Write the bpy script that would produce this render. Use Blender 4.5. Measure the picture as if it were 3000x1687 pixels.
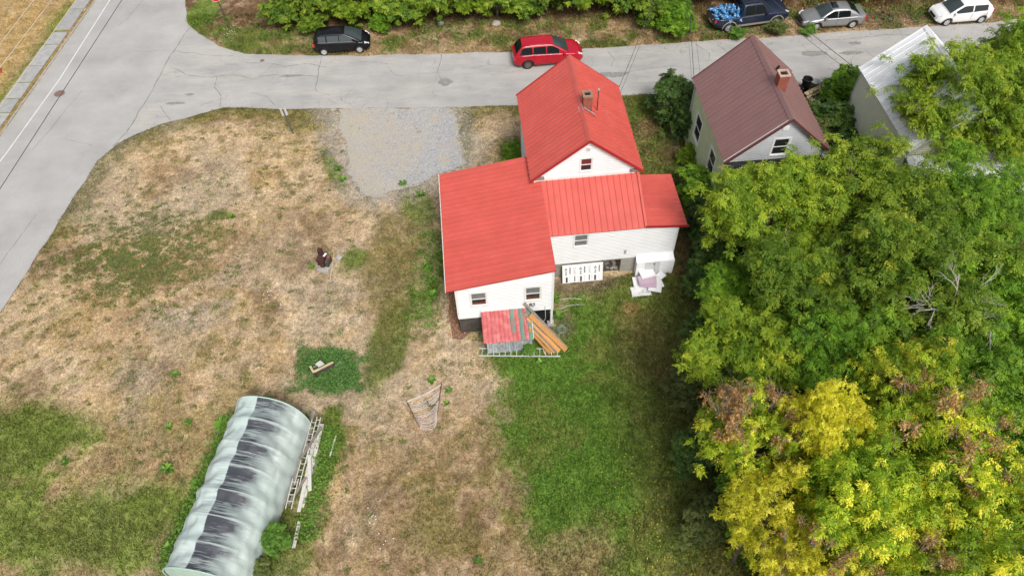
import bpy, bmesh, math, random
import numpy as np
from mathutils import Matrix, Vector
random.seed(7); RNG = np.random.default_rng(7)
R = math.radians; PI = math.pi
for o in list(bpy.data.objects): bpy.data.objects.remove(o, do_unlink=True)
S = bpy.context.scene; COL = S.collection

# ---------------------------------------------------------------- camera
cam = bpy.data.cameras.new('camera'); cob = bpy.data.objects.new('camera', cam); COL.objects.link(cob)
PITCH, ROLL = R(53.0), R(-2.2)
fw = Vector((0, math.cos(PITCH), -math.sin(PITCH))); up0 = Vector((0, math.sin(PITCH), math.cos(PITCH))); r0 = Vector((1, 0, 0))
rt = r0*math.cos(ROLL)+up0*math.sin(ROLL); upv = up0*math.cos(ROLL)-r0*math.sin(ROLL)
M = Matrix((rt, upv, -fw)).transposed().to_4x4(); M.translation = (0, 0, 32.0)
cob.matrix_world = M
cam.sensor_width = 36; cam.lens = 36*2150/3000; cam.clip_end = 3000; cam.clip_start = .5
S.camera = cob

# ---------------------------------------------------------------- sky, sun, exposure
SUN_EL, SUN_AZ = R(52), math.atan2(-0.94, 0.34)          # the sun stands behind the camera, to its right
W = bpy.data.worlds.new('World'); S.world = W; W.use_nodes = True
nt = W.node_tree; nt.nodes.clear()
sky = nt.nodes.new('ShaderNodeTexSky'); sky.sky_type = 'NISHITA'; sky.sun_disc = False
sky.sun_elevation = SUN_EL; sky.sun_rotation = PI/2-SUN_AZ
sky.air_density = 1.0; sky.dust_density = 4.0; sky.ozone_density = 0.6
bg = nt.nodes.new('ShaderNodeBackground'); bg.inputs['Strength'].default_value = 0.095
wo = nt.nodes.new('ShaderNodeOutputWorld')
hs = nt.nodes.new('ShaderNodeHueSaturation'); hs.inputs['Saturation'].default_value = .45
nt.links.new(sky.outputs[0], hs.inputs['Color']); nt.links.new(hs.outputs[0], bg.inputs[0]); nt.links.new(bg.outputs[0], wo.inputs[0])
sl = bpy.data.lights.new('sun', 'SUN'); sl.energy = 1.5; sl.angle = R(18); sl.color = (1, .965, .91)
so = bpy.data.objects.new('sun', sl); COL.objects.link(so)
sd = Vector((math.cos(SUN_EL)*math.cos(SUN_AZ), math.cos(SUN_EL)*math.sin(SUN_AZ), math.sin(SUN_EL)))
so.rotation_euler = sd.to_track_quat('Z', 'Y').to_euler()
S.view_settings.view_transform = 'Standard'; S.view_settings.look = 'None'
S.view_settings.exposure = 0.66; S.view_settings.gamma = 1.0; S.view_settings.use_curve_mapping = False

# ---------------------------------------------------------------- helpers
def tag(o, label=None, cat=None, group=None, kind=None):
    if label: o['label'] = label
    if cat: o['category'] = cat
    if group: o['group'] = group
    if kind: o['kind'] = kind
    return o
def thing(name, label, cat, loc=(0, 0, 0), rz=0, group=None):
    o = bpy.data.objects.new(name, None); COL.objects.link(o)
    o.location = loc; o.rotation_euler = (0, 0, rz); o.empty_display_size = .3
    return tag(o, label, cat, group)
def link(name, me, parent=None, mat=None):
    o = bpy.data.objects.new(name, me); COL.objects.link(o)
    if parent: o.parent = parent
    if mat and not me.materials: me.materials.append(mat)
    return o
def copy_tree(o, parent=None):
    c = o.copy(); COL.objects.link(c); c.parent = parent
    for ch in o.children: copy_tree(ch, c)
    return c
class MB:
    def __init__(s): s.v = []; s.f = []
    def add(s, vs, fs, m=None):
        n = len(s.v)
        s.v += [tuple(m @ Vector(p)) for p in vs] if m is not None else [tuple(p) for p in vs]
        s.f += [tuple(i+n for i in f) for f in fs]; return s
    def box(s, x0, x1, y0, y1, z0, z1, m=None, tp=0):
        return s.add([(x0, y0, z0), (x1, y0, z0), (x1, y1, z0), (x0, y1, z0), (x0+tp, y0+tp, z1), (x1-tp, y0+tp, z1), (x1-tp, y1-tp, z1), (x0+tp, y1-tp, z1)],
                     [(3, 2, 1, 0), (4, 5, 6, 7), (0, 1, 5, 4), (1, 2, 6, 5), (2, 3, 7, 6), (3, 0, 4, 7)], m)
    def bar(s, a, b, w, h, upd=(0, 0, 1)):
        a, b = Vector(a), Vector(b); d = (b-a); L = d.length; d.normalize()
        u = Vector(upd); x = d.cross(u)
        if x.length < 1e-4: x = d.cross(Vector((1, 0, 0)))
        x.normalize(); y = x.cross(d)
        m = Matrix((x, d, y)).transposed().to_4x4(); m.translation = a
        return s.box(-w/2, w/2, 0, L, -h/2, h/2, m)
    def poly(s, pts, m=None): return s.add(pts, [tuple(range(len(pts)))], m)
    def prism(s, pts2, z0, z1, m=None):
        n = len(pts2)
        vs = [(x, y, z0) for x, y in pts2]+[(x, y, z1) for x, y in pts2]
        return s.add(vs, [tuple(range(n))[::-1], tuple(range(n, 2*n))]+[(i, (i+1) % n, n+(i+1) % n, n+i) for i in range(n)], m)
    def tube(s, pts, rad, n=6, cap=True):
        pts = [Vector(p) for p in pts]; k = len(pts)
        if not hasattr(rad, '__len__'): rad = [rad]*k
        vs = []; ref = None
        for i, p in enumerate(pts):
            d = (pts[min(i+1, k-1)]-pts[max(i-1, 0)]).normalized()
            if ref is None: ref = Vector((0, 0, 1)) if abs(d.z) < .9 else Vector((1, 0, 0))
            x = d.cross(ref).normalized(); y = x.cross(d).normalized(); ref = y
            for j in range(n):
                a = 2*PI*j/n; vs.append(p+(x*math.cos(a)+y*math.sin(a))*rad[i])
        fs = [(i*n+j, i*n+(j+1) % n, (i+1)*n+(j+1) % n, (i+1)*n+j) for i in range(k-1) for j in range(n)]
        if cap: fs += [tuple(range(n))[::-1], tuple(range((k-1)*n, k*n))]
        return s.add(vs, fs)
    def lathe(s, prof, n=16, m=None):
        k = len(prof); vs = []
        for r, z in prof:
            for j in range(n):
                a = 2*PI*j/n; vs.append((r*math.cos(a), r*math.sin(a), z))
        fs = [(i*n+j, i*n+(j+1) % n, (i+1)*n+(j+1) % n, (i+1)*n+j) for i in range(k-1) for j in range(n)]
        if prof[0][0] > 1e-4: fs.append(tuple(range(n))[::-1])
        if prof[-1][0] > 1e-4: fs.append(tuple(range((k-1)*n, k*n)))
        return s.add(vs, fs, m)
    def mesh(s, name, mat=None, smooth=False):
        me = bpy.data.meshes.new(name); me.from_pydata(s.v, [], s.f); me.update()
        if mat: me.materials.append(mat)
        if smooth: me.polygons.foreach_set('use_smooth', [True]*len(me.polygons))
        return me
    def build(s, name, mat, parent=None, smooth=False, bevel=0):
        o = link(name, s.mesh(name, mat, smooth), parent)
        if bevel:
            b = o.modifiers.new('bevel', 'BEVEL'); b.width = bevel; b.segments = 2; b.limit_method = 'ANGLE'
        return o
def np_mesh(name, V, F, mat=None, tint=None, smooth=False, tname='tint'):
    """V (n,3), F (m,k) numpy -> mesh; tint: per-face float or rgb"""
    me = bpy.data.meshes.new(name); k = F.shape[1]
    me.vertices.add(len(V)); me.vertices.foreach_set('co', V.astype(np.float32).ravel())
    me.loops.add(F.size); me.loops.foreach_set('vertex_index', F.astype(np.int32).ravel())
    me.polygons.add(len(F)); me.polygons.foreach_set('loop_start', np.arange(0, F.size, k, dtype=np.int32))
    me.polygons.foreach_set('loop_total', np.full(len(F), k, np.int32))
    if smooth: me.polygons.foreach_set('use_smooth', np.ones(len(F), bool))
    me.update(calc_edges=True)
    if tint is not None:
        if tint.ndim == 1:
            a = me.attributes.new(tname, 'FLOAT', 'FACE'); a.data.foreach_set('value', tint.astype(np.float32))
        else:
            a = me.attributes.new(tname, 'FLOAT_COLOR', 'FACE')
            a.data.foreach_set('color', np.c_[tint, np.ones(len(tint))].astype(np.float32).ravel())
    if mat: me.materials.append(mat)
    return me

# ---- value noise for colouring the ground
_lat = RNG.random((8, 256, 256))
def vnoise(x, y, sc, k=0):
    x = np.asarray(x)/sc+37.3; y = np.asarray(y)/sc+91.7
    xi = np.floor(x).astype(int); yi = np.floor(y).astype(int); fx = x-xi; fy = y-yi
    fx = fx*fx*(3-2*fx); fy = fy*fy*(3-2*fy); L = _lat[k % 8]
    a = L[xi % 256, yi % 256]; b = L[(xi+1) % 256, yi % 256]; c = L[xi % 256, (yi+1) % 256]; d = L[(xi+1) % 256, (yi+1) % 256]
    return (a*(1-fx)+b*fx)*(1-fy)+(c*(1-fx)+d*fx)*fy
def fbm(x, y, sc, k=0, o=4):
    t = 0; a = .5; n = 0
    for i in range(o): t = t+a*vnoise(x, y, sc/2**i, k+i); n += a; a *= .55
    return t/n
def sstep(a, b, x):
    t = np.clip((np.asarray(x)-a)/(b-a), 0, 1); return t*t*(3-2*t)
def in_poly(x, y, P):
    x = np.asarray(x); y = np.asarray(y); c = np.zeros(x.shape, bool); n = len(P)
    for i in range(n):
        x1, y1 = P[i]; x2, y2 = P[(i+1) % n]
        if y1 == y2: continue
        c ^= ((y1 > y) != (y2 > y)) & (x < (x2-x1)*(y-y1)/(y2-y1)+x1)
    return c
def seg_dist(x, y, P):
    d = np.full(np.shape(x), 1e9)
    for (x1, y1), (x2, y2) in zip(P[:-1], P[1:]):
        dx, dy = x2-x1, y2-y1; t = np.clip(((x-x1)*dx+(y-y1)*dy)/(dx*dx+dy*dy+1e-9), 0, 1)
        d = np.minimum(d, np.hypot(x-x1-t*dx, y-y1-t*dy))
    return d

# ---------------------------------------------------------------- materials
def nodes(name):
    m = bpy.data.materials.new(name); m.use_nodes = True; t = m.node_tree
    return m, t, t.nodes['Principled BSDF']
def N(t, typ, **kw):
    n = t.nodes.new(typ)
    for k, v in kw.items():
        if k in n.inputs: n.inputs[k].default_value = v
        else: setattr(n, k, v)
    return n
def ramp(t, stops):
    r = t.nodes.new('ShaderNodeValToRGB'); e = r.color_ramp.elements
    while len(e) < len(stops): e.new(.5)
    for el, (p, c) in zip(e, stops): el.position = p; el.color = (*c, 1)
    return r
def pmat(name, base, rough=.6, var=.15, scale=4., bump=0., bscale=40., metal=0., spec=.5, objvar=0., dirt=None, dirtscale=1.2, dirtamt=.5, coat=0., stretch=None, world=False):
    m, t, b = nodes(name); L = t.links.new
    tc = N(t, 'ShaderNodeTexCoord'); src = tc.outputs['Object']
    if world: src = N(t, 'ShaderNodeNewGeometry').outputs['Position']
    if stretch:
        mp = N(t, 'ShaderNodeMapping'); mp.inputs['Scale'].default_value = stretch; L(src, mp.inputs[0]); src = mp.outputs[0]
    n = N(t, 'ShaderNodeTexNoise', Scale=scale, Detail=6., Roughness=.6); L(src, n.inputs['Vector'])
    lo = tuple(max(0, c*(1-var)) for c in base); hi = tuple(min(1, c*(1+var)) for c in base)
    r = ramp(t, [(.3, lo), (.7, hi)]); L(n.outputs['Fac'], r.inputs[0]); out = r.outputs[0]
    if dirt:
        n2 = N(t, 'ShaderNodeTexNoise', Scale=dirtscale, Detail=8., Roughness=.65); L(src, n2.inputs['Vector'])
        r2 = ramp(t, [(.48, (0, 0, 0)), (.72, (dirtamt,)*3)]); L(n2.outputs['Fac'], r2.inputs[0])
        mx = N(t, 'ShaderNodeMix', data_type='RGBA'); L(r2.outputs[0], mx.inputs[0]); L(out, mx.inputs[6]); mx.inputs[7].default_value = (*dirt, 1); out = mx.outputs[2]
    if objvar:
        oi = N(t, 'ShaderNodeObjectInfo'); mr = N(t, 'ShaderNodeMapRange'); mr.inputs[3].default_value = 1-objvar; mr.inputs[4].default_value = 1+objvar
        L(oi.outputs['Random'], mr.inputs[0]); hs = N(t, 'ShaderNodeHueSaturation'); L(out, hs.inputs['Color']); L(mr.outputs[0], hs.inputs['Value']); out = hs.outputs[0]
    L(out, b.inputs['Base Color'])
    b.inputs['Roughness'].default_value = rough; b.inputs['Metallic'].default_value = metal; b.inputs['Specular IOR Level'].default_value = spec
    if coat: b.inputs['Coat Weight'].default_value = coat; b.inputs['Coat Roughness'].default_value = .04
    if bump:
        nb = N(t, 'ShaderNodeTexNoise', Scale=bscale, Detail=5.); L(src, nb.inputs['Vector'])
        bp = N(t, 'ShaderNodeBump', Strength=bump, Distance=.02); L(nb.outputs['Fac'], bp.inputs['Height']); L(bp.outputs[0], b.inputs['Normal'])
    return m
def leafmat(name, dark, mid, light, trans=.3, accent=None, acc=.93, rough=.55):
    m, t, b = nodes(name); L = t.links.new
    at = N(t, 'ShaderNodeAttribute', attribute_name='tint'); oi = N(t, 'ShaderNodeObjectInfo')
    st = [(0., dark), (.45, mid), (.85, light)]
    if accent: st = [(0., dark), (.4, mid), (acc-.08, light), (acc, accent)]
    r = ramp(t, st); L(at.outputs['Fac'], r.inputs[0])
    mr = N(t, 'ShaderNodeMapRange'); mr.inputs[3].default_value = .85; mr.inputs[4].default_value = 1.15; L(oi.outputs['Random'], mr.inputs[0])
    hs = N(t, 'ShaderNodeHueSaturation'); L(r.outputs[0], hs.inputs['Color']); L(mr.outputs[0], hs.inputs['Value'])
    L(hs.outputs[0], b.inputs['Base Color']); b.inputs['Roughness'].default_value = rough; b.inputs['Specular IOR Level'].default_value = .3
    tr = N(t, 'ShaderNodeBsdfTranslucent'); L(hs.outputs[0], tr.inputs['Color'])
    mx = N(t, 'ShaderNodeMixShader'); mx.inputs[0].default_value = trans; L(b.outputs[0], mx.inputs[1]); L(tr.outputs[0], mx.inputs[2])
    L(mx.outputs[0], t.nodes['Material Output'].inputs['Surface']); return m
def glassmat(name, c=(.012, .015, .017), rough=.06):
    m, t, b = nodes(name); b.inputs['Base Color'].default_value = (*c, 1); b.inputs['Roughness'].default_value = rough
    b.inputs['Specular IOR Level'].default_value = .6; return m
MT = {}
MT['white_siding'] = pmat('white_siding', (.84, .845, .85), .5, .04, 1.5, dirt=(.66, .67, .67), dirtamt=.35, dirtscale=.8, world=True)
for nm_, c_ in (('white_siding', (.4, .41, .42)), ('green_stucco', (.3, .34, .22)), ('grey_siding', (.26, .27, .29)), ('cream_siding', (.38, .38, .3))): MT['lap_'+nm_] = pmat('lap_'+nm_, c_, .8, .15, 3)  # darker tone of each siding, for the painted shadow lines of its laps
MT['white_paint'] = pmat('white_paint', (.78, .78, .76), .5, .05, 6, dirt=(.5, .47, .42), dirtamt=.25, dirtscale=3, world=True)
MT['red_metal'] = pmat('red_metal', (.57, .098, .075), .36, .07, 1.2, spec=.5, objvar=.03, dirt=(.56, .16, .14), dirtamt=.2, dirtscale=.6, world=True)
MT['red_trim'] = pmat('red_trim', (.36, .025, .025), .4, .1, 3)
MT['brown_metal'] = pmat('brown_metal', (.24, .133, .125), .36, .08, 1.2, objvar=.04, dirt=(.2, .12, .11), dirtamt=.4, dirtscale=.6, world=True)
MT['brown_trim'] = pmat('brown_trim', (.12, .045, .04), .4, .1, 3)
MT['white_metal'] = pmat('white_metal', (.86, .87, .88), .35, .05, 2, objvar=.02, world=True)
MT['grey_metal'] = pmat('grey_metal', (.4, .43, .44), .4, .12, 2, objvar=.05, world=True)
MT['green_stucco'] = pmat('green_stucco', (.54, .62, .38), .8, .06, 2, .2, 60, dirt=(.4, .44, .29), dirtamt=.4)
MT['grey_siding'] = pmat('grey_siding', (.5, .51, .54), .6, .08, 2)
MT['cream_siding'] = pmat('cream_siding', (.70, .69, .57), .6, .05, 2)
MT['dark_shingle'] = pmat('dark_shingle', (.055, .055, .06), .9, .4, 5, .5, 30, objvar=.3)
MT['black'] = pmat('black', (.008, .008, .009), .8, .3, 5)
MT['rubber'] = pmat('rubber', (.018, .018, .019), .75, .3, 8)
MT['concrete'] = pmat('concrete', (.36, .34, .30), .9, .18, 3, .4, 50, objvar=.12, dirt=(.2, .19, .15), dirtamt=.6, world=True)
MT['block'] = pmat('block', (.30, .28, .24), .9, .2, 5, .4, 60, objvar=.14, dirt=(.16, .15, .12), dirtamt=.5, world=True)
MT['mortar'] = pmat('mortar', (.34, .31, .27), .95, .15, 8)
MT['brick'] = pmat('brick', (.30, .085, .055), .85, .3, 6, .4, 50)
MT['stone_cap'] = pmat('stone_cap', (.33, .19, .13), .9, .2, 8)
MT['flashing'] = pmat('flashing', (.62, .63, .64), .35, .2, 6, metal=.6)
MT['steel'] = pmat('steel', (.55, .56, .57), .35, .12, 5, metal=.8)
MT['alu'] = pmat('alu', (.72, .72, .73), .4, .08, 6, metal=.25)
MT['rust'] = pmat('rust', (.055, .02, .014), .8, .5, 9, .4, 40, dirt=(.14, .06, .045), dirtscale=5)
MT['foam_white'] = pmat('foam_white', (.82, .82, .83), .7, .03, 4, world=True)
MT['foam_pink'] = pmat('foam_pink', (.52, .38, .47), .7, .06, 4)
MT['ink'] = pmat('ink', (.03, .03, .035), .6, .2, 8)
MT['ink_grey'] = pmat('ink_grey', (.22, .22, .23), .6, .2, 8)
MT['wood_new'] = pmat('wood_new', (.52, .26, .085), .65, .18, 3, .2, 20, objvar=.18, stretch=(6, .6, 6))
MT['wood_pale'] = pmat('wood_pale', (.56, .44, .27), .7, .15, 3, .2, 20, objvar=.1)
MT['wood_grey'] = pmat('wood_grey', (.23, .2, .175), .85, .3, 4, .4, 30, objvar=.2)
MT['wood_dark'] = pmat('wood_dark', (.07, .06, .052), .9, .4, 4, .5, 30)
MT['wood_white'] = pmat('wood_white', (.62, .6, .55), .8, .15, 6, dirt=(.25, .2, .15), dirtscale=6, dirtamt=.7)
MT['plank_grey'] = pmat('plank_grey', (.40, .44, .45), .85, .25, 6, .3, 30, objvar=.15, dirt=(.12, .12, .12), dirtscale=7, dirtamt=.8, world=True)
MT['shed_red'] = pmat('shed_red', (.50, .10, .10), .55, .2, 3, objvar=.07, dirt=(.55, .3, .27), dirtscale=3, dirtamt=.6, world=True)
MT['shed_green'] = pmat('shed_green', (.10, .21, .16), .5, .12, 3, objvar=.05, world=True)
MT['interior_brown'] = pmat('interior_brown', (.14, .04, .018), .7, .2, 4)
MT['curtain'] = pmat('curtain', (.17, .18, .18), .3, .3, 6)
MT['curtain_red'] = pmat('curtain_red', (.15, .035, .035), .3, .2, 4)
MT['window_dark'] = glassmat('window_dark', (.02, .024, .026))
MT['car_glass'] = glassmat('car_glass', (.008, .011, .012), .04); MT['windscreen'] = glassmat('windscreen', (.045, .06, .062), .03)
MT['pole_wood'] = pmat('pole_wood', (.5, .47, .44), .9, .2, 5, .4, 20, stretch=(8, 8, .7))
MT['wire'] = pmat('wire', (.05, .05, .05), .7, .1, 5)
MT['wire_pale'] = pmat('wire_pale', (.62, .55, .42), .5, .1, 5)
MT['bark'] = pmat('bark', (.15, .115, .09), .95, .35, 6, .6, 25)
MT['twig'] = pmat('twig', (.26, .23, .2), .9, .25, 6)
MT['deadwood'] = pmat('deadwood', (.45, .42, .37), .9, .2, 5)
MT['hose'] = pmat('hose', (.22, .25, .23), .5, .2, 8)
MT['hose_pale'] = pmat('hose_pale', (.42, .44, .42), .5, .15, 8)
MT['rope'] = pmat('rope', (.66, .60, .54), .9, .15, 9, objvar=.15)
MT['rope_pink'] = pmat('rope_pink', (.55, .36, .42), .9, .15, 9)
MT['rock'] = pmat('rock', (.40, .38, .34), .9, .25, 4, .6, 15)
MT['manhole'] = pmat('manhole', (.22, .13, .11), .8, .25, 9, .5, 60)
MT['sign_back'] = pmat('sign_back', (.62, .64, .65), .4, .06, 5, metal=.3)
MT['sign_red'] = pmat('sign_red', (.62, .03, .035), .45, .06, 5)
MT['plastic_black'] = pmat('plastic_black', (.012, .012, .013), .45, .2, 5)
MT['plastic_grey'] = pmat('plastic_grey', (.34, .35, .36), .5, .1, 5)
MT['plastic_blue'] = pmat('plastic_blue', (.04, .1, .2), .4, .2, 3)
MT['jug_blue'] = pmat('jug_blue', (.075, .25, .5), .2, .3, 5, objvar=.4, coat=.4)
MT['jug_cap'] = pmat('jug_cap', (.75, .77, .8), .5, .05, 5)
MT['lamp_clear'] = pmat('lamp_clear', (.75, .76, .77), .15, .1, 20, coat=.6)
MT['lamp_red'] = pmat('lamp_red', (.5, .012, .015), .2, .1, 20, coat=.6)
MT['rim'] = pmat('rim', (.62, .63, .64), .3, .1, 6, metal=.5)
MT['rim_bronze'] = pmat('rim_bronze', (.24, .19, .16), .35, .1, 6, metal=.6)
MT['trim_tan'] = pmat('trim_tan', (.26, .24, .21), .6, .1, 6)
MT['plate'] = pmat('plate', (.7, .7, .7), .5, .05, 6)
def paint(name, c, rough=.3, var=.06, **k): return pmat(name, c, rough, var, 2, coat=.35, spec=.35, **k)
MT['paint_black'] = pmat('paint_black', (.006, .006, .008), .25, .06, 2, coat=.15, spec=.25)
MT['paint_red'] = paint('paint_red', (.42, .004, .018))
MT['paint_navy'] = paint('paint_navy', (.016, .022, .045))
MT['paint_silver'] = paint('paint_silver', (.33, .33, .335), .3, metal=.5)
MT['paint_white'] = paint('paint_white', (.8, .8, .8))
MT['flower_pink'] = pmat('flower_pink', (.34, .19, .24), .8, .3, 9)

# leaf palettes
LM = {
 'olive': leafmat('leaf_olive', (.035, .085, .01), (.15, .27, .02), (.38, .48, .04), .4, (.7, .62, .06), .97),
 'green': leafmat('leaf_green', (.05, .12, .01), (.155, .32, .02), (.34, .53, .04), .4),
 'lime': leafmat('leaf_lime', (.045, .1, .01), (.19, .315, .02), (.46, .55, .04), .4, (.75, .66, .06), .97),
 'yellow': leafmat('leaf_yellow', (.12, .2, .015), (.62, .6, .03), (.97, .9, .12), .4),
 'ygreen': leafmat('leaf_yellow_green', (.07, .15, .012), (.24, .38, .02), (.55, .64, .04), .4, (.94, .86, .08), .74),
 'brown': leafmat('leaf_brown', (.28, .13, .045), (.56, .31, .12), (.74, .5, .22), .4),
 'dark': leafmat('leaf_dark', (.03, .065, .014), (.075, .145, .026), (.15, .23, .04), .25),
 'hedge': leafmat('leaf_hedge', (.04, .085, .01), (.13, .235, .02), (.32, .4, .035), .3, (.55, .45, .05), .97),
 'weed': leafmat('leaf_weed', (.05, .12, .018), (.13, .28, .035), (.24, .42, .06), .3),
 'dull': leafmat('leaf_dull', (.05, .08, .02), (.13, .17, .04), (.24, .26, .07), .3),
 'clover': leafmat('leaf_clover', (.05, .12, .028), (.11, .24, .05), (.18, .34, .09), .3),
}

# ================================================================ SETTING: ground, roads, pavement
N_EDGE = [(-18.9, 120), (-24.84, 53.78), (-24.27, 51.18), (-23.69, 50.02), (-23.13, 49.41), (-20.93, 47.39), (-18.66, 46.29), (-13.42, 45.75), (-7.6, 45.47), (.99, 45.29), (5.86, 45.3), (9.59, 45.43), (15.15, 45.75), (20.89, 45.95), (23., 46.2), (30.69, 46.45), (35.69, 46.76), (44, 47.5), (120, 54)]
S_EDGE = [(120, 47.5), (44, 42), (23.81, 40.72), (20.03, 40.44), (10.1, 40.05), (7.88, 40.0), (.72, 39.45), (-3.48, 39.5), (-12.65, 39.8), (-15.68, 40.0), (-19.03, 40.25), (-20.48, 39.77), (-22.92, 38.93), (-24.36, 37.97), (-25.3, 37.1), (-26.2, 35.6), (-26.7, 32.5), (-26.98, 29.35), (-27.86, 23.81), (-30.2, 0), (-36, -60)]
KERB = [(-41.5, -60), (-36.8, 0), (-33.45, 38.16), (-33.15, 41.72), (-32.73, 46.23), (-32.33, 50.69), (-32.02, 54.28), (-26.2, 120)]
def jitter(P, step=.35, amp=.09, k=0):
    out = []
    for (x1, y1), (x2, y2) in zip(P[:-1], P[1:]):
        L = math.hypot(x2-x1, y2-y1); n = max(1, int(L/step)) if L < 40 else 12
        for i in range(n):
            t = i/n; x = x1+(x2-x1)*t; y = y1+(y2-y1)*t
            d = (float(fbm(x, y, 1.6, k))-.5)*2*amp*2
            out.append((x-(y2-y1)/L*d, y+(x2-x1)/L*d))
    return out+[P[-1]]
NJ, SJ = jitter(N_EDGE, k=1), jitter(S_EDGE, k=2)
ROAD = NJ+SJ+KERB
DRIVE = [(-11.9, 39.9), (-11.3, 38.3), (-10.7, 36.41), (-10.1, 34.8), (-9.6, 33.41), (-9.1, 32.2), (-8.2, 31.4), (-6.75, 31.85), (-4.84, 32.78), (-2.75, 34.07), (-2.7, 35.54), (-3.3, 37.4), (-3.48, 39.6)]
HOUSE_O, HOUSE_YAW = (4.13, 27.37), R(4)
def h2w(u, v, o=HOUSE_O, a=HOUSE_YAW): return (o[0]+u*math.cos(a)-v*math.sin(a), o[1]+u*math.sin(a)+v*math.cos(a))
FOOT = [[h2w(*p) for p in ((-2.75, .2), (2.75, .2), (2.75, 6.85), (-2.75, 6.85))], [h2w(*p) for p in ((-7.3, -5.6), (-2.5, -5.6), (-2.5, 2.1), (-7.3, 2.1))], [h2w(*p) for p in ((-2.5, -2.5), (4.5, -2.5), (4.5, 1), (-2.5, 1))], [h2w(*p) for p in ((-6., -7.1), (-3.7, -7.1), (-3.7, -5.6), (-6., -5.6))]]
TENT = [(-13.66, 16.98), (-9.87, 16.19), (-11.32, 9.33), (-15.08, 9.86)]

C_TAN = np.array((.42, .30, .175)); C_PALE = np.array((.53, .41, .275)); C_BROWN = np.array((.215, .145, .08)); C_OLIVE = np.array((.20, .175, .06))
C_GREEN = np.array((.155, .205, .045)); C_RICH = np.array((.11, .21, .03)); C_DEEP = np.array((.045, .085, .018)); C_GOLD = np.array((.43, .30, .13)); C_DIRT = np.array((.21, .16, .11)); C_GREY = np.array((.38, .34, .29)); C_DRYG = np.array((.085, .09, .03))
def ell(x, y, cx, cy, rx, ry, a=0, amp=.5, k=0, soft=.35, sc=1.6):
    c, s = math.cos(R(a)), math.sin(R(a)); dx, dy = x-cx, y-cy
    d = np.hypot((dx*c+dy*s)/rx, (-dx*s+dy*c)/ry)+(fbm(x, y, sc, k)-.5)*2*amp
    return 1-sstep(1-soft, 1+soft, d)
RIGHT_LAWN = [(-1.6, 20.8), (-1.9, 19.5), (-1.2, 18.2), (-1.7, 16.4), (-.5, 14.6), (-.2, 11.5), (.3, 9), (-1, 2), (60, 0), (60, 24), (9.2, 30), (9, 25.5), (4, 24), (2.3, 23.4), (1.8, 21)]
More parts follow.
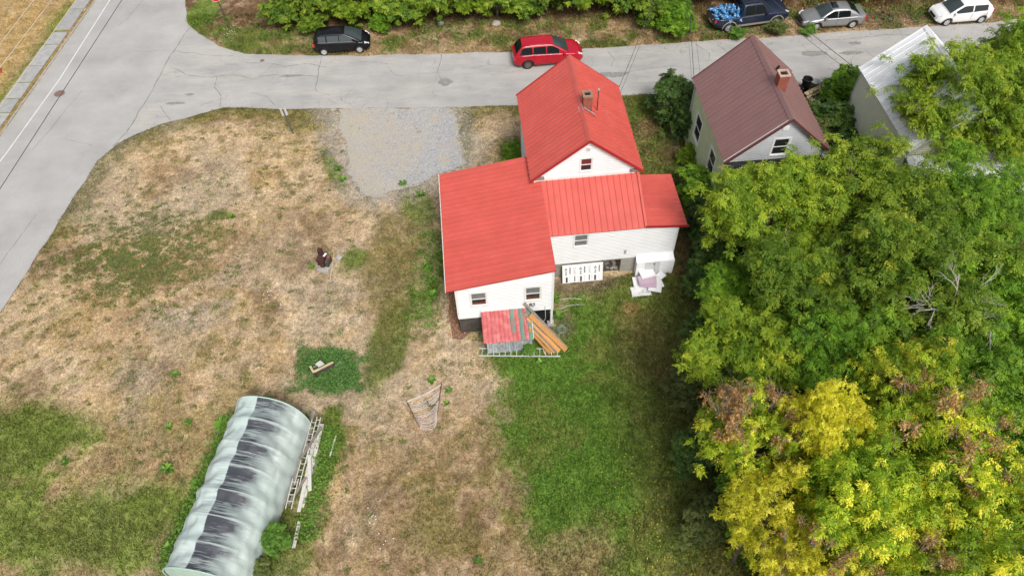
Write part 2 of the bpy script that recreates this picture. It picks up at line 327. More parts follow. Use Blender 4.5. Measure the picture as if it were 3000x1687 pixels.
def ground(x, y):
    """dry or green: the grass's own colour (rgb) and how much living grass stands there"""
    x = np.asarray(x, float); y = np.asarray(y, float)
    n1 = fbm(x, y, 6, 0); n2 = fbm(x, y, 1.8, 3); n3 = fbm(x, y, .55, 5)
    col = C_TAN+(C_PALE-C_TAN)*sstep(.45, .75, n1)[..., None]
    def mix(c, m):
        nonlocal col; col = col+(c-col)*np.clip(m, 0, 1)[..., None]
    mix(C_BROWN, sstep(.47, .68, fbm(x, y, 2.6, 6))*.8); mix(C_PALE*1.05, sstep(.54, .7, fbm(x, y, 3.4, 1))*.7)
    mix(C_GOLD, sstep(.55, .75, fbm(x, y, 3.2, 2))*.5)
    g = np.zeros(x.shape)
    sk = fbm(x+.2*y, y*.12, .5, 2, 3); lowf = sstep(20, 15, y); mix(C_PALE*1.02, sstep(.52, .7, sk)*lowf*.6); mix(C_BROWN, sstep(.52, .7, fbm(x+.2*y, y*.14, .7, 5, 3))*lowf*.5)
    sk2 = fbm(x*.35+y*.5, y-x*.6, .9, 6, 3); mix(C_PALE, sstep(.54, .7, sk2)*(1-lowf)*.4)
    def green(c, m, gw=1.):
        nonlocal g; mix(c, m); g = np.maximum(g, np.clip(m, 0, 1)*gw)
    # wheel tracks across the dry field: pale bare lines
    for P, w in (([(-16.4, 37.1), (-17.6, 34.3), (-18.95, 31.2), (-19.6, 28.5)], .22), ([(-15.3, 37.3), (-16.6, 34.2), (-17.9, 31.0), (-18.6, 28.5)], .22), ([(-20.2, 21.8), (-20.0, 19.1)], .25), ([(-18.9, 21.6), (-18.8, 18.6)], .25), ([(-24.4, 20.8), (-23.3, 18.9)], .2), ([(-12, 37), (-14.5, 35.6), (-17, 33.6)], .2)):
        mix(C_PALE*1.05, (1-sstep(w*.5, w*1.6, seg_dist(x, y, P)+(n3-.5)*.3))*.7)
    mix(C_GREY, ell(x, y, -16.9, 23.2, 2.0, .8, 10, .7, 1)*.55)
    green(C_OLIVE, sstep(.56, .7, fbm(x, y, 1.1, 4))*.45, .5)
    # olive strip along the street's south edge, greener tufts scattered in it
    ds = seg_dist(x, y, S_EDGE[5:18]); green(C_OLIVE, (1-sstep(.5, 1.6, ds+(n2-.5)*1.8))*.85, .7)
    green(C_DRYG*1.2, (1-sstep(.1, .45, ds+(n3-.5)*.5))*.5, .6)
    # clumps of low weeds in the west of the field
    cl = ell(x, y, -21.4, 27.4, 4.2, 3.2, 20, .5, 2, .5); green(C_OLIVE*.95, cl*sstep(.5, .6, fbm(x, y, .42, 7, 2))*.8, .8)
    green(C_OLIVE, sstep(.62, .72, fbm(x, y, .45, 3, 2))*.6, .7); mix(C_GREY*1.05, sstep(.5, .7, fbm(x, y, 4.2, 7))*.35)
    green(C_GREEN*.8, ell(x, y, -17.4, 30.3, .9, .45, 10, .6, 1)*.8)
    # greener lawn at lower left
    lw = sstep(18.6, 15.2, y+(n1-.5)*5+(n2-.5)*2)*sstep(-12.5, -16.5, x+(n2-.5)*3)
    green(C_OLIVE*1.3, lw*.55, .7); green(C_GREEN*1.3, lw*sstep(.46, .68, fbm(x, y, 2.0, 1))*.85, .9); mix(C_TAN*.85, lw*sstep(.5, .66, fbm(x, y, 1.3, 4))*.75)
    green(C_GREEN, ell(x, y, -23.8, 16.2, 2.2, 2.4, 0, .5, 4)*.9); green(C_GREEN, ell(x, y, -19.2, 11.6, 3.8, 1.8, 10, .5, 5)*.85)
    mix(C_BROWN*1.15, ell(x, y, -3.6, 12.0, 3.6, 4.2, 0, .6, 3, .5)*.62); green(C_OLIVE, ell(x, y, -2.6, 11.6, 2.6, 3.6, 0, .6, 6, .5)*sstep(.42, .6, fbm(x, y, 1.0, 2))*.7, .6)
    mix(C_BROWN, ell(x, y, -6.4, 24.5, 1.6, 5, 0, .7, 1, .5)*.4); mix(C_BROWN*1.1, ell(x, y, -12.2, 28.4, 2.2, 3, 0, .7, 4, .5)*.5)
    # strip of brownish green around the tent
    dt = seg_dist(x, y, TENT+[TENT[0]]); green(C_GREEN*.8, (1-sstep(.3, .95, dt+(n2-.5)*.9))*.95)
    green(C_GREEN*.95, ell(x, y, -9.0, 14.9, .7, 2.2, -4, .7, 2, .3, .8)); green(C_GREEN*.9, ell(x, y, -9.9, 10.8, .9, 1.8, 0, .5, 3)*.8)
    # clover round the broken bench, strips by the house
    green(np.array((.075, .17, .04)), ell(x, y, -9.5, 19.6, 1.5, 1.45, 0, 1.1, 1, .35, .9), 1.1)
    green(C_GREEN, ell(x, y, -8.9, 26.6, .8, .75, 0, .4, 2, .4)*.9)
    green(C_GREEN*.85, ell(x, y, -6.6, 20.6, .9, 3.1, -10, .5, 3)*.85)
    green(C_OLIVE, ell(x, y, -6.6, 26, 1.4, 4, 0, .7, 6)*.7, .7)
    green(C_GREEN*.9, ell(x, y, -4.5, 25.2, .9, 3.3, -6, .9, 5, .45, .8)*(.45+.55*sstep(.42, .6, fbm(x, y, .6, 2)))); green(C_GREEN, ell(x, y, -5.6, 30.6, .9, 2.2, 20, .6, 2)*.8)
    green(C_GREEN*.9, ell(x, y, -11.0, 34.2, .45, 2.2, 24, .6, 4)*.9); green(C_OLIVE, ell(x, y, -13, 38.6, 2.6, 1.2, -5, .5, 4)*.8, .7)
    green(C_GREEN*.85, ell(x, y, -2.7, 36.6, .5, 2.4, 0, .5, 3)*.9); green(C_GREEN*.7, ell(x, y, .7, 34.5, 1.3, 1.6, 0, .5, 2)*.9)
    # the green lawn behind the house, darker and browner towards the trees
    di = seg_dist(x, y, RIGHT_LAWN[-3:]+RIGHT_LAWN[:8]); rl = sstep(-.7, .9, np.where(in_poly(x, y, RIGHT_LAWN), di, -di)+(n2-.5)*2.8+(n3-.5)*2.2)
    green(C_GREEN, rl*.95); green(C_RICH, rl*ell(x, y, 2.6, 16.6, 3.6, 7.2, 4, .35, 2, .5)*.95)
    mix(C_OLIVE*1.1, rl*sstep(.5, .68, fbm(x, y, 1.5, 4))*.5)
    green(C_RICH*1.2, rl*ell(x, y, 1.2, 19.2, 1.9, 1.5, 0, .5, 3)*.7)
    mix(C_OLIVE*.8, rl*ell(x, y, 6.0, 17, 1.6, 5.5, 0, .5, 4)*.25); mix(C_BROWN*.95, rl*ell(x, y, 6.6, 20.2, 1.6, 2.2, 0, .5, 4)*.3)
    mix(C_OLIVE*.75, rl*sstep(5.2, 8.6, x+(n2-.5)*4)*.35)
    mix(C_TAN*.8, ell(x, y, 1.6, 9.4, 2.3, 1.6, 10, .7, 6)*.75); mix(C_DIRT, ell(x, y, 3.9, 24.2, 2.2, .75, 4, .5, 6)*.85)
    mix(C_GOLD*.8, ell(x, y, 6.3, 22.5, .5, .35, 0, .5, 3)*.8); mix(C_DIRT, ell(x, y, 2.5, 21.6, .7, .9, 0, .5, 2)*.7)
    # side yard between the houses
    sy = in_poly(x+(n2-.5)*.8, y, [(7.2, 40), (9.6, 40), (12.2, 29), (9.5, 24), (8.4, 24), (8.6, 29)]).astype(float)
    green(C_GREEN*.95, sy*.9); mix(C_BROWN*1.2, sy*sstep(.5, .7, fbm(x, y, 2, 5))*.9)
    bh = in_poly(x, y, [(11, 24), (11, 40), (32, 40.5), (40, 24)]).astype(float); mix(C_BROWN*.6, bh*.8)
    # verge across the street
    vg = (seg_dist(x, y, N_EDGE) < 30) & (y > np.interp(x, [p[0] for p in N_EDGE[1:]], [p[1] for p in N_EDGE[1:]])-.2) & (x > -25)
    vgf = vg.astype(float); mix(C_TAN*.85, vgf*.6); green(C_GREEN*.9, vgf*sstep(.44, .6, fbm(x, y, 1.5, 6))*.85); mix(C_BROWN*1.1, vgf*sstep(.5, .65, fbm(x, y, 1.1, 2))*.8)
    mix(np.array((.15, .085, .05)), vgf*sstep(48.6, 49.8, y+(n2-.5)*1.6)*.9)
    green(C_GREEN*1.05, vgf*ell(x, y, -23.2, 51.5, 1.3, 2.4, -10, .3, 2)); green(C_GREEN, vgf*ell(x, y, -19.5, 48.4, 2.4, 1.4, -30, .6, 3)*.8)
    mix(np.array((.27, .19, .13)), vgf*ell(x, y, 28.2, 47.7, 2.8, 1.1, 0, .5, 4)*.9)
    # across the main road: golden lawn, green by the walk
    lf = (x < -33).astype(float); mix(C_GOLD, lf*.9); mix(C_TAN, lf*sstep(.5, .7, n2)*.5)
    dk = seg_dist(x, y, KERB); green(C_GREEN*1.1, lf*(1-sstep(1.6, 3.4, dk+(n2-.5)*1.6))*.8, .8)
    mix(C_GOLD*.75, (1-sstep(.35, .75, dk+(n3-.5)*.5))*.95)
    # gravelly fringe of the drive
    dd = seg_dist(x, y, DRIVE+[DRIVE[0]]); mix(C_GREY*1.05, (1-sstep(.2, 1.9, dd+(n3-.5)*1.8))*.85)
    n4 = fbm(x, y, .3, 1, 2); mix(C_BROWN*1.1, sstep(.56, .8, n4)*.5*(1-g)); mix(C_PALE*1.1, sstep(.56, .8, fbm(x, y, .38, 4, 2))*.45*(1-g)); f = (.62+.76*n3)*(.75+.5*n4); col = col*f[..., None]
    return np.clip(col, .01, .9), np.clip(g, 0, 1.1)

def ground_mat():
    m, t, b = nodes('ground_grass'); L = t.links.new
    at = N(t, 'ShaderNodeAttribute', attribute_name='gcol'); tc = N(t, 'ShaderNodeTexCoord')
    n = N(t, 'ShaderNodeTexNoise', Scale=14., Detail=8., Roughness=.75); L(tc.outputs['Object'], n.inputs['Vector'])
    r = ramp(t, [(.36, (.5, .48, .43)), (.5, (.98, .98, .98)), (.64, (1.4, 1.37, 1.3))]); L(n.outputs['Fac'], r.inputs[0])
    nb = N(t, 'ShaderNodeTexNoise', Scale=4.5, Detail=5., Roughness=.7); L(tc.outputs['Object'], nb.inputs['Vector']); rb = ramp(t, [(.36, (.72, .7, .66)), (.62, (1.22, 1.22, 1.2))]); L(nb.outputs['Fac'], rb.inputs[0])
    mx = N(t, 'ShaderNodeMix', data_type='RGBA', blend_type='MULTIPLY'); mx.inputs[0].default_value = 1; L(at.outputs['Color'], mx.inputs[6]); L(r.outputs[0], mx.inputs[7])
    mx2 = N(t, 'ShaderNodeMix', data_type='RGBA', blend_type='MULTIPLY'); mx2.inputs[0].default_value = 1; L(mx.outputs[2], mx2.inputs[6]); L(rb.outputs[0], mx2.inputs[7])
    L(mx2.outputs[2], b.inputs['Base Color']); b.inputs['Roughness'].default_value = .95; b.inputs['Specular IOR Level'].default_value = .1
    n2 = N(t, 'ShaderNodeTexNoise', Scale=30., Detail=6.); L(tc.outputs['Object'], n2.inputs['Vector'])
    bp = N(t, 'ShaderNodeBump', Strength=.7, Distance=.04); L(n2.outputs['Fac'], bp.inputs['Height']); L(bp.outputs[0], b.inputs['Normal']); return m
def make_ground():
    st = .14
    xs = np.r_[-1500, -500, -200, -90, np.arange(-44, 44, st), 90, 200, 500, 1500]; ys = np.r_[-1500, -500, -120, -30, np.arange(4, 60, st), 90, 200, 500, 1500]
    X, Y = np.meshgrid(xs, ys, indexing='ij'); c, g = ground(X.ravel(), Y.ravel())
    Z = -.045*fbm(X, Y, 1.2, 1); V = np.c_[X.ravel(), Y.ravel(), Z.ravel()]
    nx, ny = len(xs), len(ys); i = np.arange(nx*ny).reshape(nx, ny)
    F = np.stack([i[:-1, :-1], i[1:, :-1], i[1:, 1:], i[:-1, 1:]], -1).reshape(-1, 4)
    me = np_mesh('ground', V, F, ground_mat(), smooth=True)
    a = me.attributes.new('gcol', 'FLOAT_COLOR', 'POINT'); a.data.foreach_set('color', np.c_[c, np.ones(len(c))].astype(np.float32).ravel())
    tag(link('ground', me), kind='structure')
make_ground()

def asphalt_mat(name, base, sand, amt, crack):
    m, t, b = nodes(name); L = t.links.new; tc = N(t, 'ShaderNodeTexCoord'); src = tc.outputs['Object']
    n = N(t, 'ShaderNodeTexNoise', Scale=.35, Detail=7., Roughness=.6); L(src, n.inputs['Vector'])
    r = ramp(t, [(.3, tuple(c*.82 for c in base)), (.7, tuple(c*1.12 for c in base))]); L(n.outputs['Fac'], r.inputs[0])
    mp = N(t, 'ShaderNodeMapping'); mp.inputs['Scale'].default_value = (.22, .9, 1); L(src, mp.inputs[0])
    n2 = N(t, 'ShaderNodeTexNoise', Scale=1., Detail=7., Roughness=.65); L(mp.outputs[0], n2.inputs['Vector'])
    r2 = ramp(t, [(.45, (0, 0, 0)), (.68, (amt,)*3)]); L(n2.outputs['Fac'], r2.inputs[0])
    mx = N(t, 'ShaderNodeMix', data_type='RGBA'); L(r2.outputs[0], mx.inputs[0]); L(r.outputs[0], mx.inputs[6]); mx.inputs[7].default_value = (*sand, 1)
    # aggregate speckle
    n3 = N(t, 'ShaderNodeTexNoise', Scale=38., Detail=3., Roughness=.7); L(src, n3.inputs['Vector'])
    r3 = ramp(t, [(.3, (.86,)*3), (.7, (1.12,)*3)]); L(n3.outputs['Fac'], r3.inputs[0])
    m2 = N(t, 'ShaderNodeMix', data_type='RGBA', blend_type='MULTIPLY'); m2.inputs[0].default_value = 1; L(mx.outputs[2], m2.inputs[6]); L(r3.outputs[0], m2.inputs[7]); out = m2.outputs[2]
    if crack:
        nd = N(t, 'ShaderNodeTexNoise', Scale=1.3, Detail=5.); L(src, nd.inputs['Vector'])
        va = N(t, 'ShaderNodeVectorMath', operation='SCALE'); va.inputs['Scale'].default_value = .9; L(nd.outputs['Color'], va.inputs[0])
        vb = N(t, 'ShaderNodeVectorMath', operation='ADD'); L(src, vb.inputs[0]); L(va.outputs[0], vb.inputs[1])
        vo = N(t, 'ShaderNodeTexVoronoi', Scale=.75, feature='DISTANCE_TO_EDGE'); L(vb.outputs[0], vo.inputs['Vector'])
        rc = ramp(t, [(.0, (1, 1, 1)), (.014, (0, 0, 0))]); L(vo.outputs['Distance'], rc.inputs[0])
        nm = N(t, 'ShaderNodeTexNoise', Scale=.28, Detail=4.); L(src, nm.inputs['Vector']); rm = ramp(t, [(.52, (0, 0, 0)), (.62, (.75,)*3)]); L(nm.outputs['Fac'], rm.inputs[0])
        mm = N(t, 'ShaderNodeMath', operation='MULTIPLY'); L(rc.outputs[0], mm.inputs[0]); L(rm.outputs[0], mm.inputs[1])
        m3 = N(t, 'ShaderNodeMix', data_type='RGBA'); L(mm.outputs[0], m3.inputs[0]); L(out, m3.inputs[6]); m3.inputs[7].default_value = (.2, .19, .175, 1); out = m3.outputs[2]
    L(out, b.inputs['Base Color']); b.inputs['Roughness'].default_value = .9; b.inputs['Specular IOR Level'].default_value = .25
    bp = N(t, 'ShaderNodeBump', Strength=.25, Distance=.01); L(n3.outputs['Fac'], bp.inputs['Height']); L(bp.outputs[0], b.inputs['Normal']); return m
A_MAIN = asphalt_mat('asphalt_main', (.41, .40, .385), (.45, .43, .405), .4, False)
A_SIDE = asphalt_mat('asphalt_side', (.39, .38, .365), (.49, .465, .42), .8, True)
def sheet(name, P, z, mat, **k):
    bm = bmesh.new(); vs = [bm.verts.new((x, y, z)) for x, y in P]; f = bm.faces.new(vs); bm.normal_update()
    if f.normal.z < 0: f.normal_flip()
    bmesh.ops.triangulate(bm, faces=[f]); me = bpy.data.meshes.new(name); bm.to_mesh(me); bm.free(); me.materials.append(mat)
    return tag(link(name, me), **k)
SEAM = [(-23.7, 49.95), (-24.11, 46.96), (-24.66, 42.01), (-25.03, 38.2), (-25.6, 36.9)]
inj = [i for i, p in enumerate(NJ) if math.hypot(p[0]-SEAM[0][0], p[1]-SEAM[0][1]) < .6][0]
isj = [i for i, p in enumerate(SJ) if p[0] < -25.3][0]
sj = jitter(SEAM, .4, .05, 3)
main_road = sheet('main_road', NJ[:inj]+sj+SJ[isj:]+KERB, .012, A_MAIN, kind='structure')
side_street = sheet('side_street', NJ[inj:]+SJ[:isj]+[SJ[isj]]+sj[::-1], .017, A_SIDE, kind='structure')
def strip(P, w, z, m, name, parent, wv=0):
    b = MB(); n = len(P); L = []
    for i, (x, y) in enumerate(P):
        x0, y0 = P[max(0, i-1)]; x1, y1 = P[min(n-1, i+1)]; l = math.hypot(x1-x0, y1-y0) or 1
        ww = w*(1+wv*(random.random()*2-1)); nx, ny = -(y1-y0)/l*ww/2, (x1-x0)/l*ww/2; L += [(x+nx, y+ny, z), (x-nx, y-ny, z)]
    b.add(L, [(2*i, 2*i+1, 2*i+3, 2*i+2) for i in range(n-1)]); return b.build(name, m, parent)
CRK = pmat('crack', (.2, .19, .17), .95, .3, 5)
MT['line_white'] = pmat('line_white', (.68, .68, .67), .8, .08, 6, dirt=(.4, .4, .4), dirtscale=2, dirtamt=.5)
strip([(-38.5, 0), (-32.42, 36.58), (-31.55, 44.13), (-30.95, 54.2), (-25, 120)], .085, .018, MT['line_white'], 'edge_line', main_road)
strip(jitter(SEAM, .25, .12, 4), .05, .023, CRK, 'joint_crack', side_street, .6)
def crack(P, w=.03, par=None, z=.022, amp=.13):
    strip(jitter(P, .18, amp, random.randrange(8)), w, z, CRK, 'crack', par, .7)
for P in ([(-29.2, 50.5), (-28.6, 52.5), (-28.3, 54)], [(-27.2, 47.2), (-26.2, 47.0), (-25.3, 47.15), (-24.3, 47.1)], [(-29.4, 42.8), (-30.2, 39.6), (-30.8, 36.8)], [(-29.3, 38), (-28, 37.3), (-27, 37)], [(-28.5, 31), (-29.2, 27), (-29.9, 23)]): crack(P, .022, main_road, .018, .08)
for P, w in (([(-24.0, 45.3), (-22.5, 44.2), (-20.6, 43.8), (-19.2, 43.9), (-17.5, 43.4), (-16.2, 43.7), (-13, 43.5)], .035), ([(-20.4, 43.9), (-20.2, 42.6), (-19.5, 41.5), (-19.2, 40.4)], .04), ([(-20.0, 41.2), (-20.8, 40.6)], .03), ([(-24.1, 47.0), (-21, 46.3), (-19.5, 46.2)], .03), ([(-18.6, 45.4), (-17.1, 45.2), (-15.6, 44.6), (-14, 44.8), (-12.6, 44.4)], .035), ([(-13.2, 45.6), (-13.0, 43.5), (-12.9, 41.8), (-12.0, 41.2)], .045), ([(-16.5, 45.0), (-16.8, 44.0), (-17.6, 43.4)], .03), ([(-23.6, 40.7), (-22.9, 39.7), (-22.4, 39.2)], .03), ([(-11.8, 44.8), (-9.6, 45.0), (-8.2, 44.5)], .025), ([(-4.4, 45.4), (-4.5, 44.2), (-4.7, 43.4), (-4.4, 42.6)], .045), ([(-8.2, 44.2), (-7.6, 43.3), (-7, 43)], .025), ([(-3, 43.6), (-1.2, 43.9), (0.6, 43.7)], .025), ([(-1, 42.8), (1.4, 43.1)], .02), ([(7.5, 44.9), (7.9, 44), (7.6, 43.2)], .03), ([(13.8, 45.4), (14.6, 44.2), (14.4, 43.4)], .04), ([(15.4, 45.2), (16.2, 44.1), (17.0, 43.3)], .04), ([(8.6, 42.6), (11.5, 42.9), (14, 42.5)], .025), ([(21.2, 45.3), (21.8, 43.8)], .03), ([(23.2, 45.2), (24.6, 45.4), (27.5, 45.6), (31, 45.7)], .035), ([(25.5, 43.9), (26.2, 42.4)], .035), ([(22.5, 42.2), (23.6, 41.6), (24.5, 41.1)], .03), ([(-17.5, 41.9), (-16.2, 41.2), (-15.6, 40.3)], .03)): crack(P, w, side_street)
# patches of worn tar
TAR = pmat('tar_patch', (.24, .235, .225), .95, .25, 5, dirt=(.36, .34, .31), dirtscale=3, dirtamt=.8)
for cx, cy, rx, ry in ((-15, 43.55, .9, .14), (-4.1, 42.2, .5, .45), (7.5, 42.3, 1.3, .3), (21.9, 43.8, .9, .35), (24.6, 43.7, .8, .22), (25.2, 44.8, .5, .2), (-21.8, 41.9, .35, .12), (-22.5, 41, .7, .15)):
    P = [(cx+rx*(1+.5*(random.random()-.5))*math.cos(a), cy+ry*(1+.5*(random.random()-.5))*math.sin(a)) for a in np.linspace(0, 2*PI, 18)[:-1]]
    o = sheet('tar_patch', P, .0205, TAR); o.parent = side_street
# manhole covers
def manhole(x, y, r, label):
    b = MB(); b.lathe([(r, .013), (r, .024), (r*.9, .026), (r*.88, .02), (r*.8, .02), (r*.78, .027), (.001, .027)], 28)
    o = b.build('manhole_cover', MT['manhole'], None); o.location = (x, y, .0); tag(o, label, 'manhole')
manhole(-31.0, 42.55, .36, 'round rusty iron manhole cover in the wide road at left')
manhole(-17.36, 45.45, .16, 'small rusty valve cover in the side street near the black hatchback')
# sidewalk of separate slabs and a low kerb
sw = tag(bpy.data.objects.new('sidewalk', None), kind='structure'); COL.objects.link(sw)
def kx(y): return float(np.interp(y, [p[1] for p in KERB], [p[0] for p in KERB]))
MT['slab'] = pmat('slab', (.36, .36, .355), .9, .12, 2.5, .3, 50, objvar=.07, dirt=(.28, .26, .22), dirtscale=2, dirtamt=.6, world=True)
y = 28.
for L in (2.3, 1.9, 2.2, 2.0, 2.35, 2.0, 1.5, 1.75, 1.9, 2.6, 1.6, 3.0, 2.8, 3.0, 3.0):
    y2 = y+L-.13; g = .18 if abs(y-50) < 1.2 else 0
    P = [(kx(y+g)-1.65, y+g), (kx(y+g)-.5, y+g), (kx(y2)-.5, y2), (kx(y2)-1.65, y2)]
    b = MB(); b.prism([(px+random.uniform(-.03, .03), py+random.uniform(-.02, .02)) for px, py in P], -.03, .035+random.uniform(-.01, .012)); b.build('concrete_slab', MT['slab'], sw, bevel=.012); y += L
kp = jitter([p for p in KERB if p[1] > 0], .8, .03, 5)
kb = MB()
for (x1, y1), (x2, y2) in zip(kp[:-1], kp[1:]): kb.bar((x1-.1, y1, .0), (x2-.1, y2, .0), .13, .1)
tag(kb.build('kerb', MT['concrete'], None), kind='structure')
# gravel drive
def gravel_mat():
    m, t, b = nodes('gravel'); L = t.links.new; tc = N(t, 'ShaderNodeTexCoord'); src = tc.outputs['Object']
    v = N(t, 'ShaderNodeTexVoronoi', Scale=16.); L(src, v.inputs['Vector'])
    r = ramp(t, [(0, (.24, .24, .245)), (.5, (.36, .36, .365)), (1, (.52, .51, .5))]); L(v.outputs['Color'], r.inputs[0])
    n = N(t, 'ShaderNodeTexNoise', Scale=.55, Detail=7., Roughness=.7); L(src, n.inputs['Vector'])
    sx = N(t, 'ShaderNodeSeparateXYZ'); L(src, sx.inputs[0]); mr = N(t, 'ShaderNodeMapRange'); mr.inputs[1].default_value = -12; mr.inputs[2].default_value = -4; mr.inputs[3].default_value = .24; mr.inputs[4].default_value = -.10; L(sx.outputs['X'], mr.inputs[0])
    ad = N(t, 'ShaderNodeMath', operation='ADD'); L(n.outputs['Fac'], ad.inputs[0]); L(mr.outputs[0], ad.inputs[1])
    r2 = ramp(t, [(.36, (0, 0, 0)), (.74, (.9,)*3)]); L(ad.outputs[0], r2.inputs[0])
    n4 = N(t, 'ShaderNodeTexNoise', Scale=22., Detail=5.); L(src, n4.inputs['Vector']); rr = ramp(t, [(.3, (.3, .27, .21)), (.7, (.56, .49, .38))]); L(n4.outputs['Fac'], rr.inputs[0])
    mx = N(t, 'ShaderNodeMix', data_type='RGBA'); L(r2.outputs[0], mx.inputs[0]); L(r.outputs[0], mx.inputs[6]); L(rr.outputs[0], mx.inputs[7])
    n5 = N(t, 'ShaderNodeTexNoise', Scale=.8, Detail=6., Roughness=.6); L(src, n5.inputs['Vector']); r5 = ramp(t, [(.55, (0, 0, 0)), (.6, (.8,)*3)]); L(n5.outputs['Fac'], r5.inputs[0])
    m5 = N(t, 'ShaderNodeMix', data_type='RGBA'); L(r5.outputs[0], m5.inputs[0]); L(mx.outputs[2], m5.inputs[6]); L(rr.outputs[0], m5.inputs[7])
    L(m5.outputs[2], b.inputs['Base Color']); b.inputs['Roughness'].default_value = .95
    bp = N(t, 'ShaderNodeBump', Strength=.6, Distance=.03); L(v.outputs['Distance'], bp.inputs['Height']); L(bp.outputs[0], b.inputs['Normal']); return m
sheet('driveway', jitter(DRIVE+[DRIVE[0]], .15, .4, 6)[:-1], .008, gravel_mat(), kind='structure')
MT['mulch'] = pmat('mulch', (.20, .10, .07), .95, .5, 14, .8, 30, dirt=(.36, .24, .17), dirtscale=6)
sheet('mulch_bed', jitter([(-3.5, 29.5), (-2.75, 29.5), (-2.65, 22.3), (-2.2, 21.45), (-2.75, 20.95), (-3.2, 20.95), (-3.35, 22), (-3.5, 29.5)], .2, .08, 3)[:-1], .01, MT['mulch'], kind='structure')

# ================================================================ grass blades, leaf litter (nobody could count them)
BLADE = leafmat('grass_blade', (0, 0, 0), (0, 0, 0), (0, 0, 0), .2)
def _blade_mat():
    t = BLADE.node_tree; b = t.nodes['Principled BSDF']; at = N(t, 'ShaderNodeAttribute', attribute_name='bcol')
    for l in list(b.inputs['Base Color'].links): t.links.remove(l)
    t.links.new(at.outputs['Color'], b.inputs['Base Color'])
    for n in t.nodes:
        if n.type == 'BSDF_TRANSLUCENT':
            for l in list(n.inputs['Color'].links): t.links.remove(l)
            t.links.new(at.outputs['Color'], n.inputs['Color'])
    b.inputs['Roughness'].default_value = .8; b.inputs['Specular IOR Level'].default_value = .15
_blade_mat()
def free(x, y, pad=True):
    ok = ~in_poly(x, y, ROAD) & ~in_poly(x, y, TENT)
    for f in FOOT: ok &= ~in_poly(x, y, f)
    ok &= ~(in_poly(x, y, DRIVE) & (RNG.random(x.shape) < .93))
    ok &= ~((x < -33) & (x > -34.9+.09*(y-42)) & (y > 28) & (x < -33.4+.09*(y-42)) & (RNG.random(x.shape) < .95))
    return ok
def grass(name, x0, x1, y0, y1, n, hmul, label):
    x = RNG.uniform(x0, x1, n); y = RNG.uniform(y0, y1, n); k = free(x, y); x, y = x[k], y[k]
    c, g = ground(x, y); keep = RNG.random(len(x)) < (.42+.58*np.clip(g, 0, 1)); x, y, c, g = x[keep], y[keep], c[keep], g[keep]; n = len(x)
    h = (.045+.085*g)*RNG.uniform(.5, 1.4, n)*hmul; nb = 3
    Vs, Fs, Cs = [], [], []
    for b in range(nb):
        a = RNG.uniform(0, 2*PI, n); w = RNG.uniform(.012, .024, n)*(1+.5*g); lean = RNG.uniform(.2, 1.1, n)*h; a2 = RNG.uniform(0, 2*PI, n)
        ox, oy = x+RNG.normal(0, .035, n), y+RNG.normal(0, .035, n)
        p0 = np.c_[ox-np.cos(a)*w, oy-np.sin(a)*w, np.full(n, -.02)]; p1 = np.c_[ox+np.cos(a)*w, oy+np.sin(a)*w, np.full(n, -.02)]; p2 = np.c_[ox+np.cos(a2)*lean, oy+np.sin(a2)*lean, h]
        base = len(Vs)*3*n; Vs.append(np.stack([p0, p1, p2], 1).reshape(-1, 3)); Fs.append(np.arange(3*n).reshape(-1, 3)+b*3*n)
        Cs.append(np.clip(c*RNG.uniform(.75, 1.5, (n, 1))*np.array((1.0, 1.0, .9))+g[:, None]*np.array((.01, .02, 0)), 0, .9))
    me = np_mesh(name, np.concatenate(Vs), np.concatenate(Fs), BLADE, np.concatenate(Cs), tname='bcol')
    tag(link(name, me), label, 'grass', kind='stuff')
grass('lawn_grass', -29.5, 10.5, 6.5, 40.5, 150000, 1., 'dry tan and green grass of the open yard')
grass('verge_grass', -25.5, 40, 45, 51.5, 42000, 1.9, 'tufted dry grass of the verge across the street')
grass('roadside_grass', -42, -31.8, 36, 57, 16000, 1., 'golden grass beyond the sidewalk at far left')
grass('side_yard_grass', 8, 33, 24, 41, 14000, 1.8, 'rough grass between the brown house and its neighbours')
def scatter(name, n, fx, label, cat, size, mat, zlift=.03):
    x, y = fx(n); n = len(x); a = RNG.uniform(0, 2*PI, n); l = size*RNG.uniform(.6, 1.4, n); w = l*.5; z = zlift+RNG.random(n)*.06
    d = np.c_[np.cos(a), np.sin(a)]; e = np.c_[-np.sin(a), np.cos(a)]; q = np.c_[x, y]
    P = [np.c_[q-d*l[:, None], z], np.c_[q+e*w[:, None], z+.02*RNG.random(n)], np.c_[q+d*l[:, None], z+.03*RNG.random(n)], np.c_[q-e*w[:, None], z]]
    me = np_mesh(name, np.stack(P, 1).reshape(-1, 3), np.arange(4*n).reshape(-1, 4), mat, RNG.random(n)); tag(link(name, me), label, cat, kind='stuff')
def fx_y(n):
    x = RNG.normal(6.4, 1.6, n); y = RNG.uniform(6, 21, n)**1.; k = (x < 10) & (x > .8) & (RNG.random(n) < np.clip((22-y)/12, 0, 1)**1.5); return x[k], y[k]
scatter('fallen_leaves', 1500, fx_y, 'yellow leaves fallen on the shaded lawn beside the trees', 'leaves', .035, LM['yellow'])
def fx_l(n):
    x = RNG.uniform(9, 38, n); e = np.interp(x, [p[0] for p in N_EDGE], [p[1] for p in N_EDGE]); return x, e+RNG.normal(.7, .8, n)
scatter('leaf_litter', 900, fx_l, 'pale and brown leaf litter along the kerbless street edge by the parked cars', 'leaves', .05, LM['brown'])
def fx_b(n):
    x = RNG.uniform(-2, 38, n); return x, RNG.normal(48.9, .7, n)
scatter('hedge_litter', 2200, fx_b, 'rusty dead leaves under the hedge across the street', 'leaves', .06, LM['brown'])
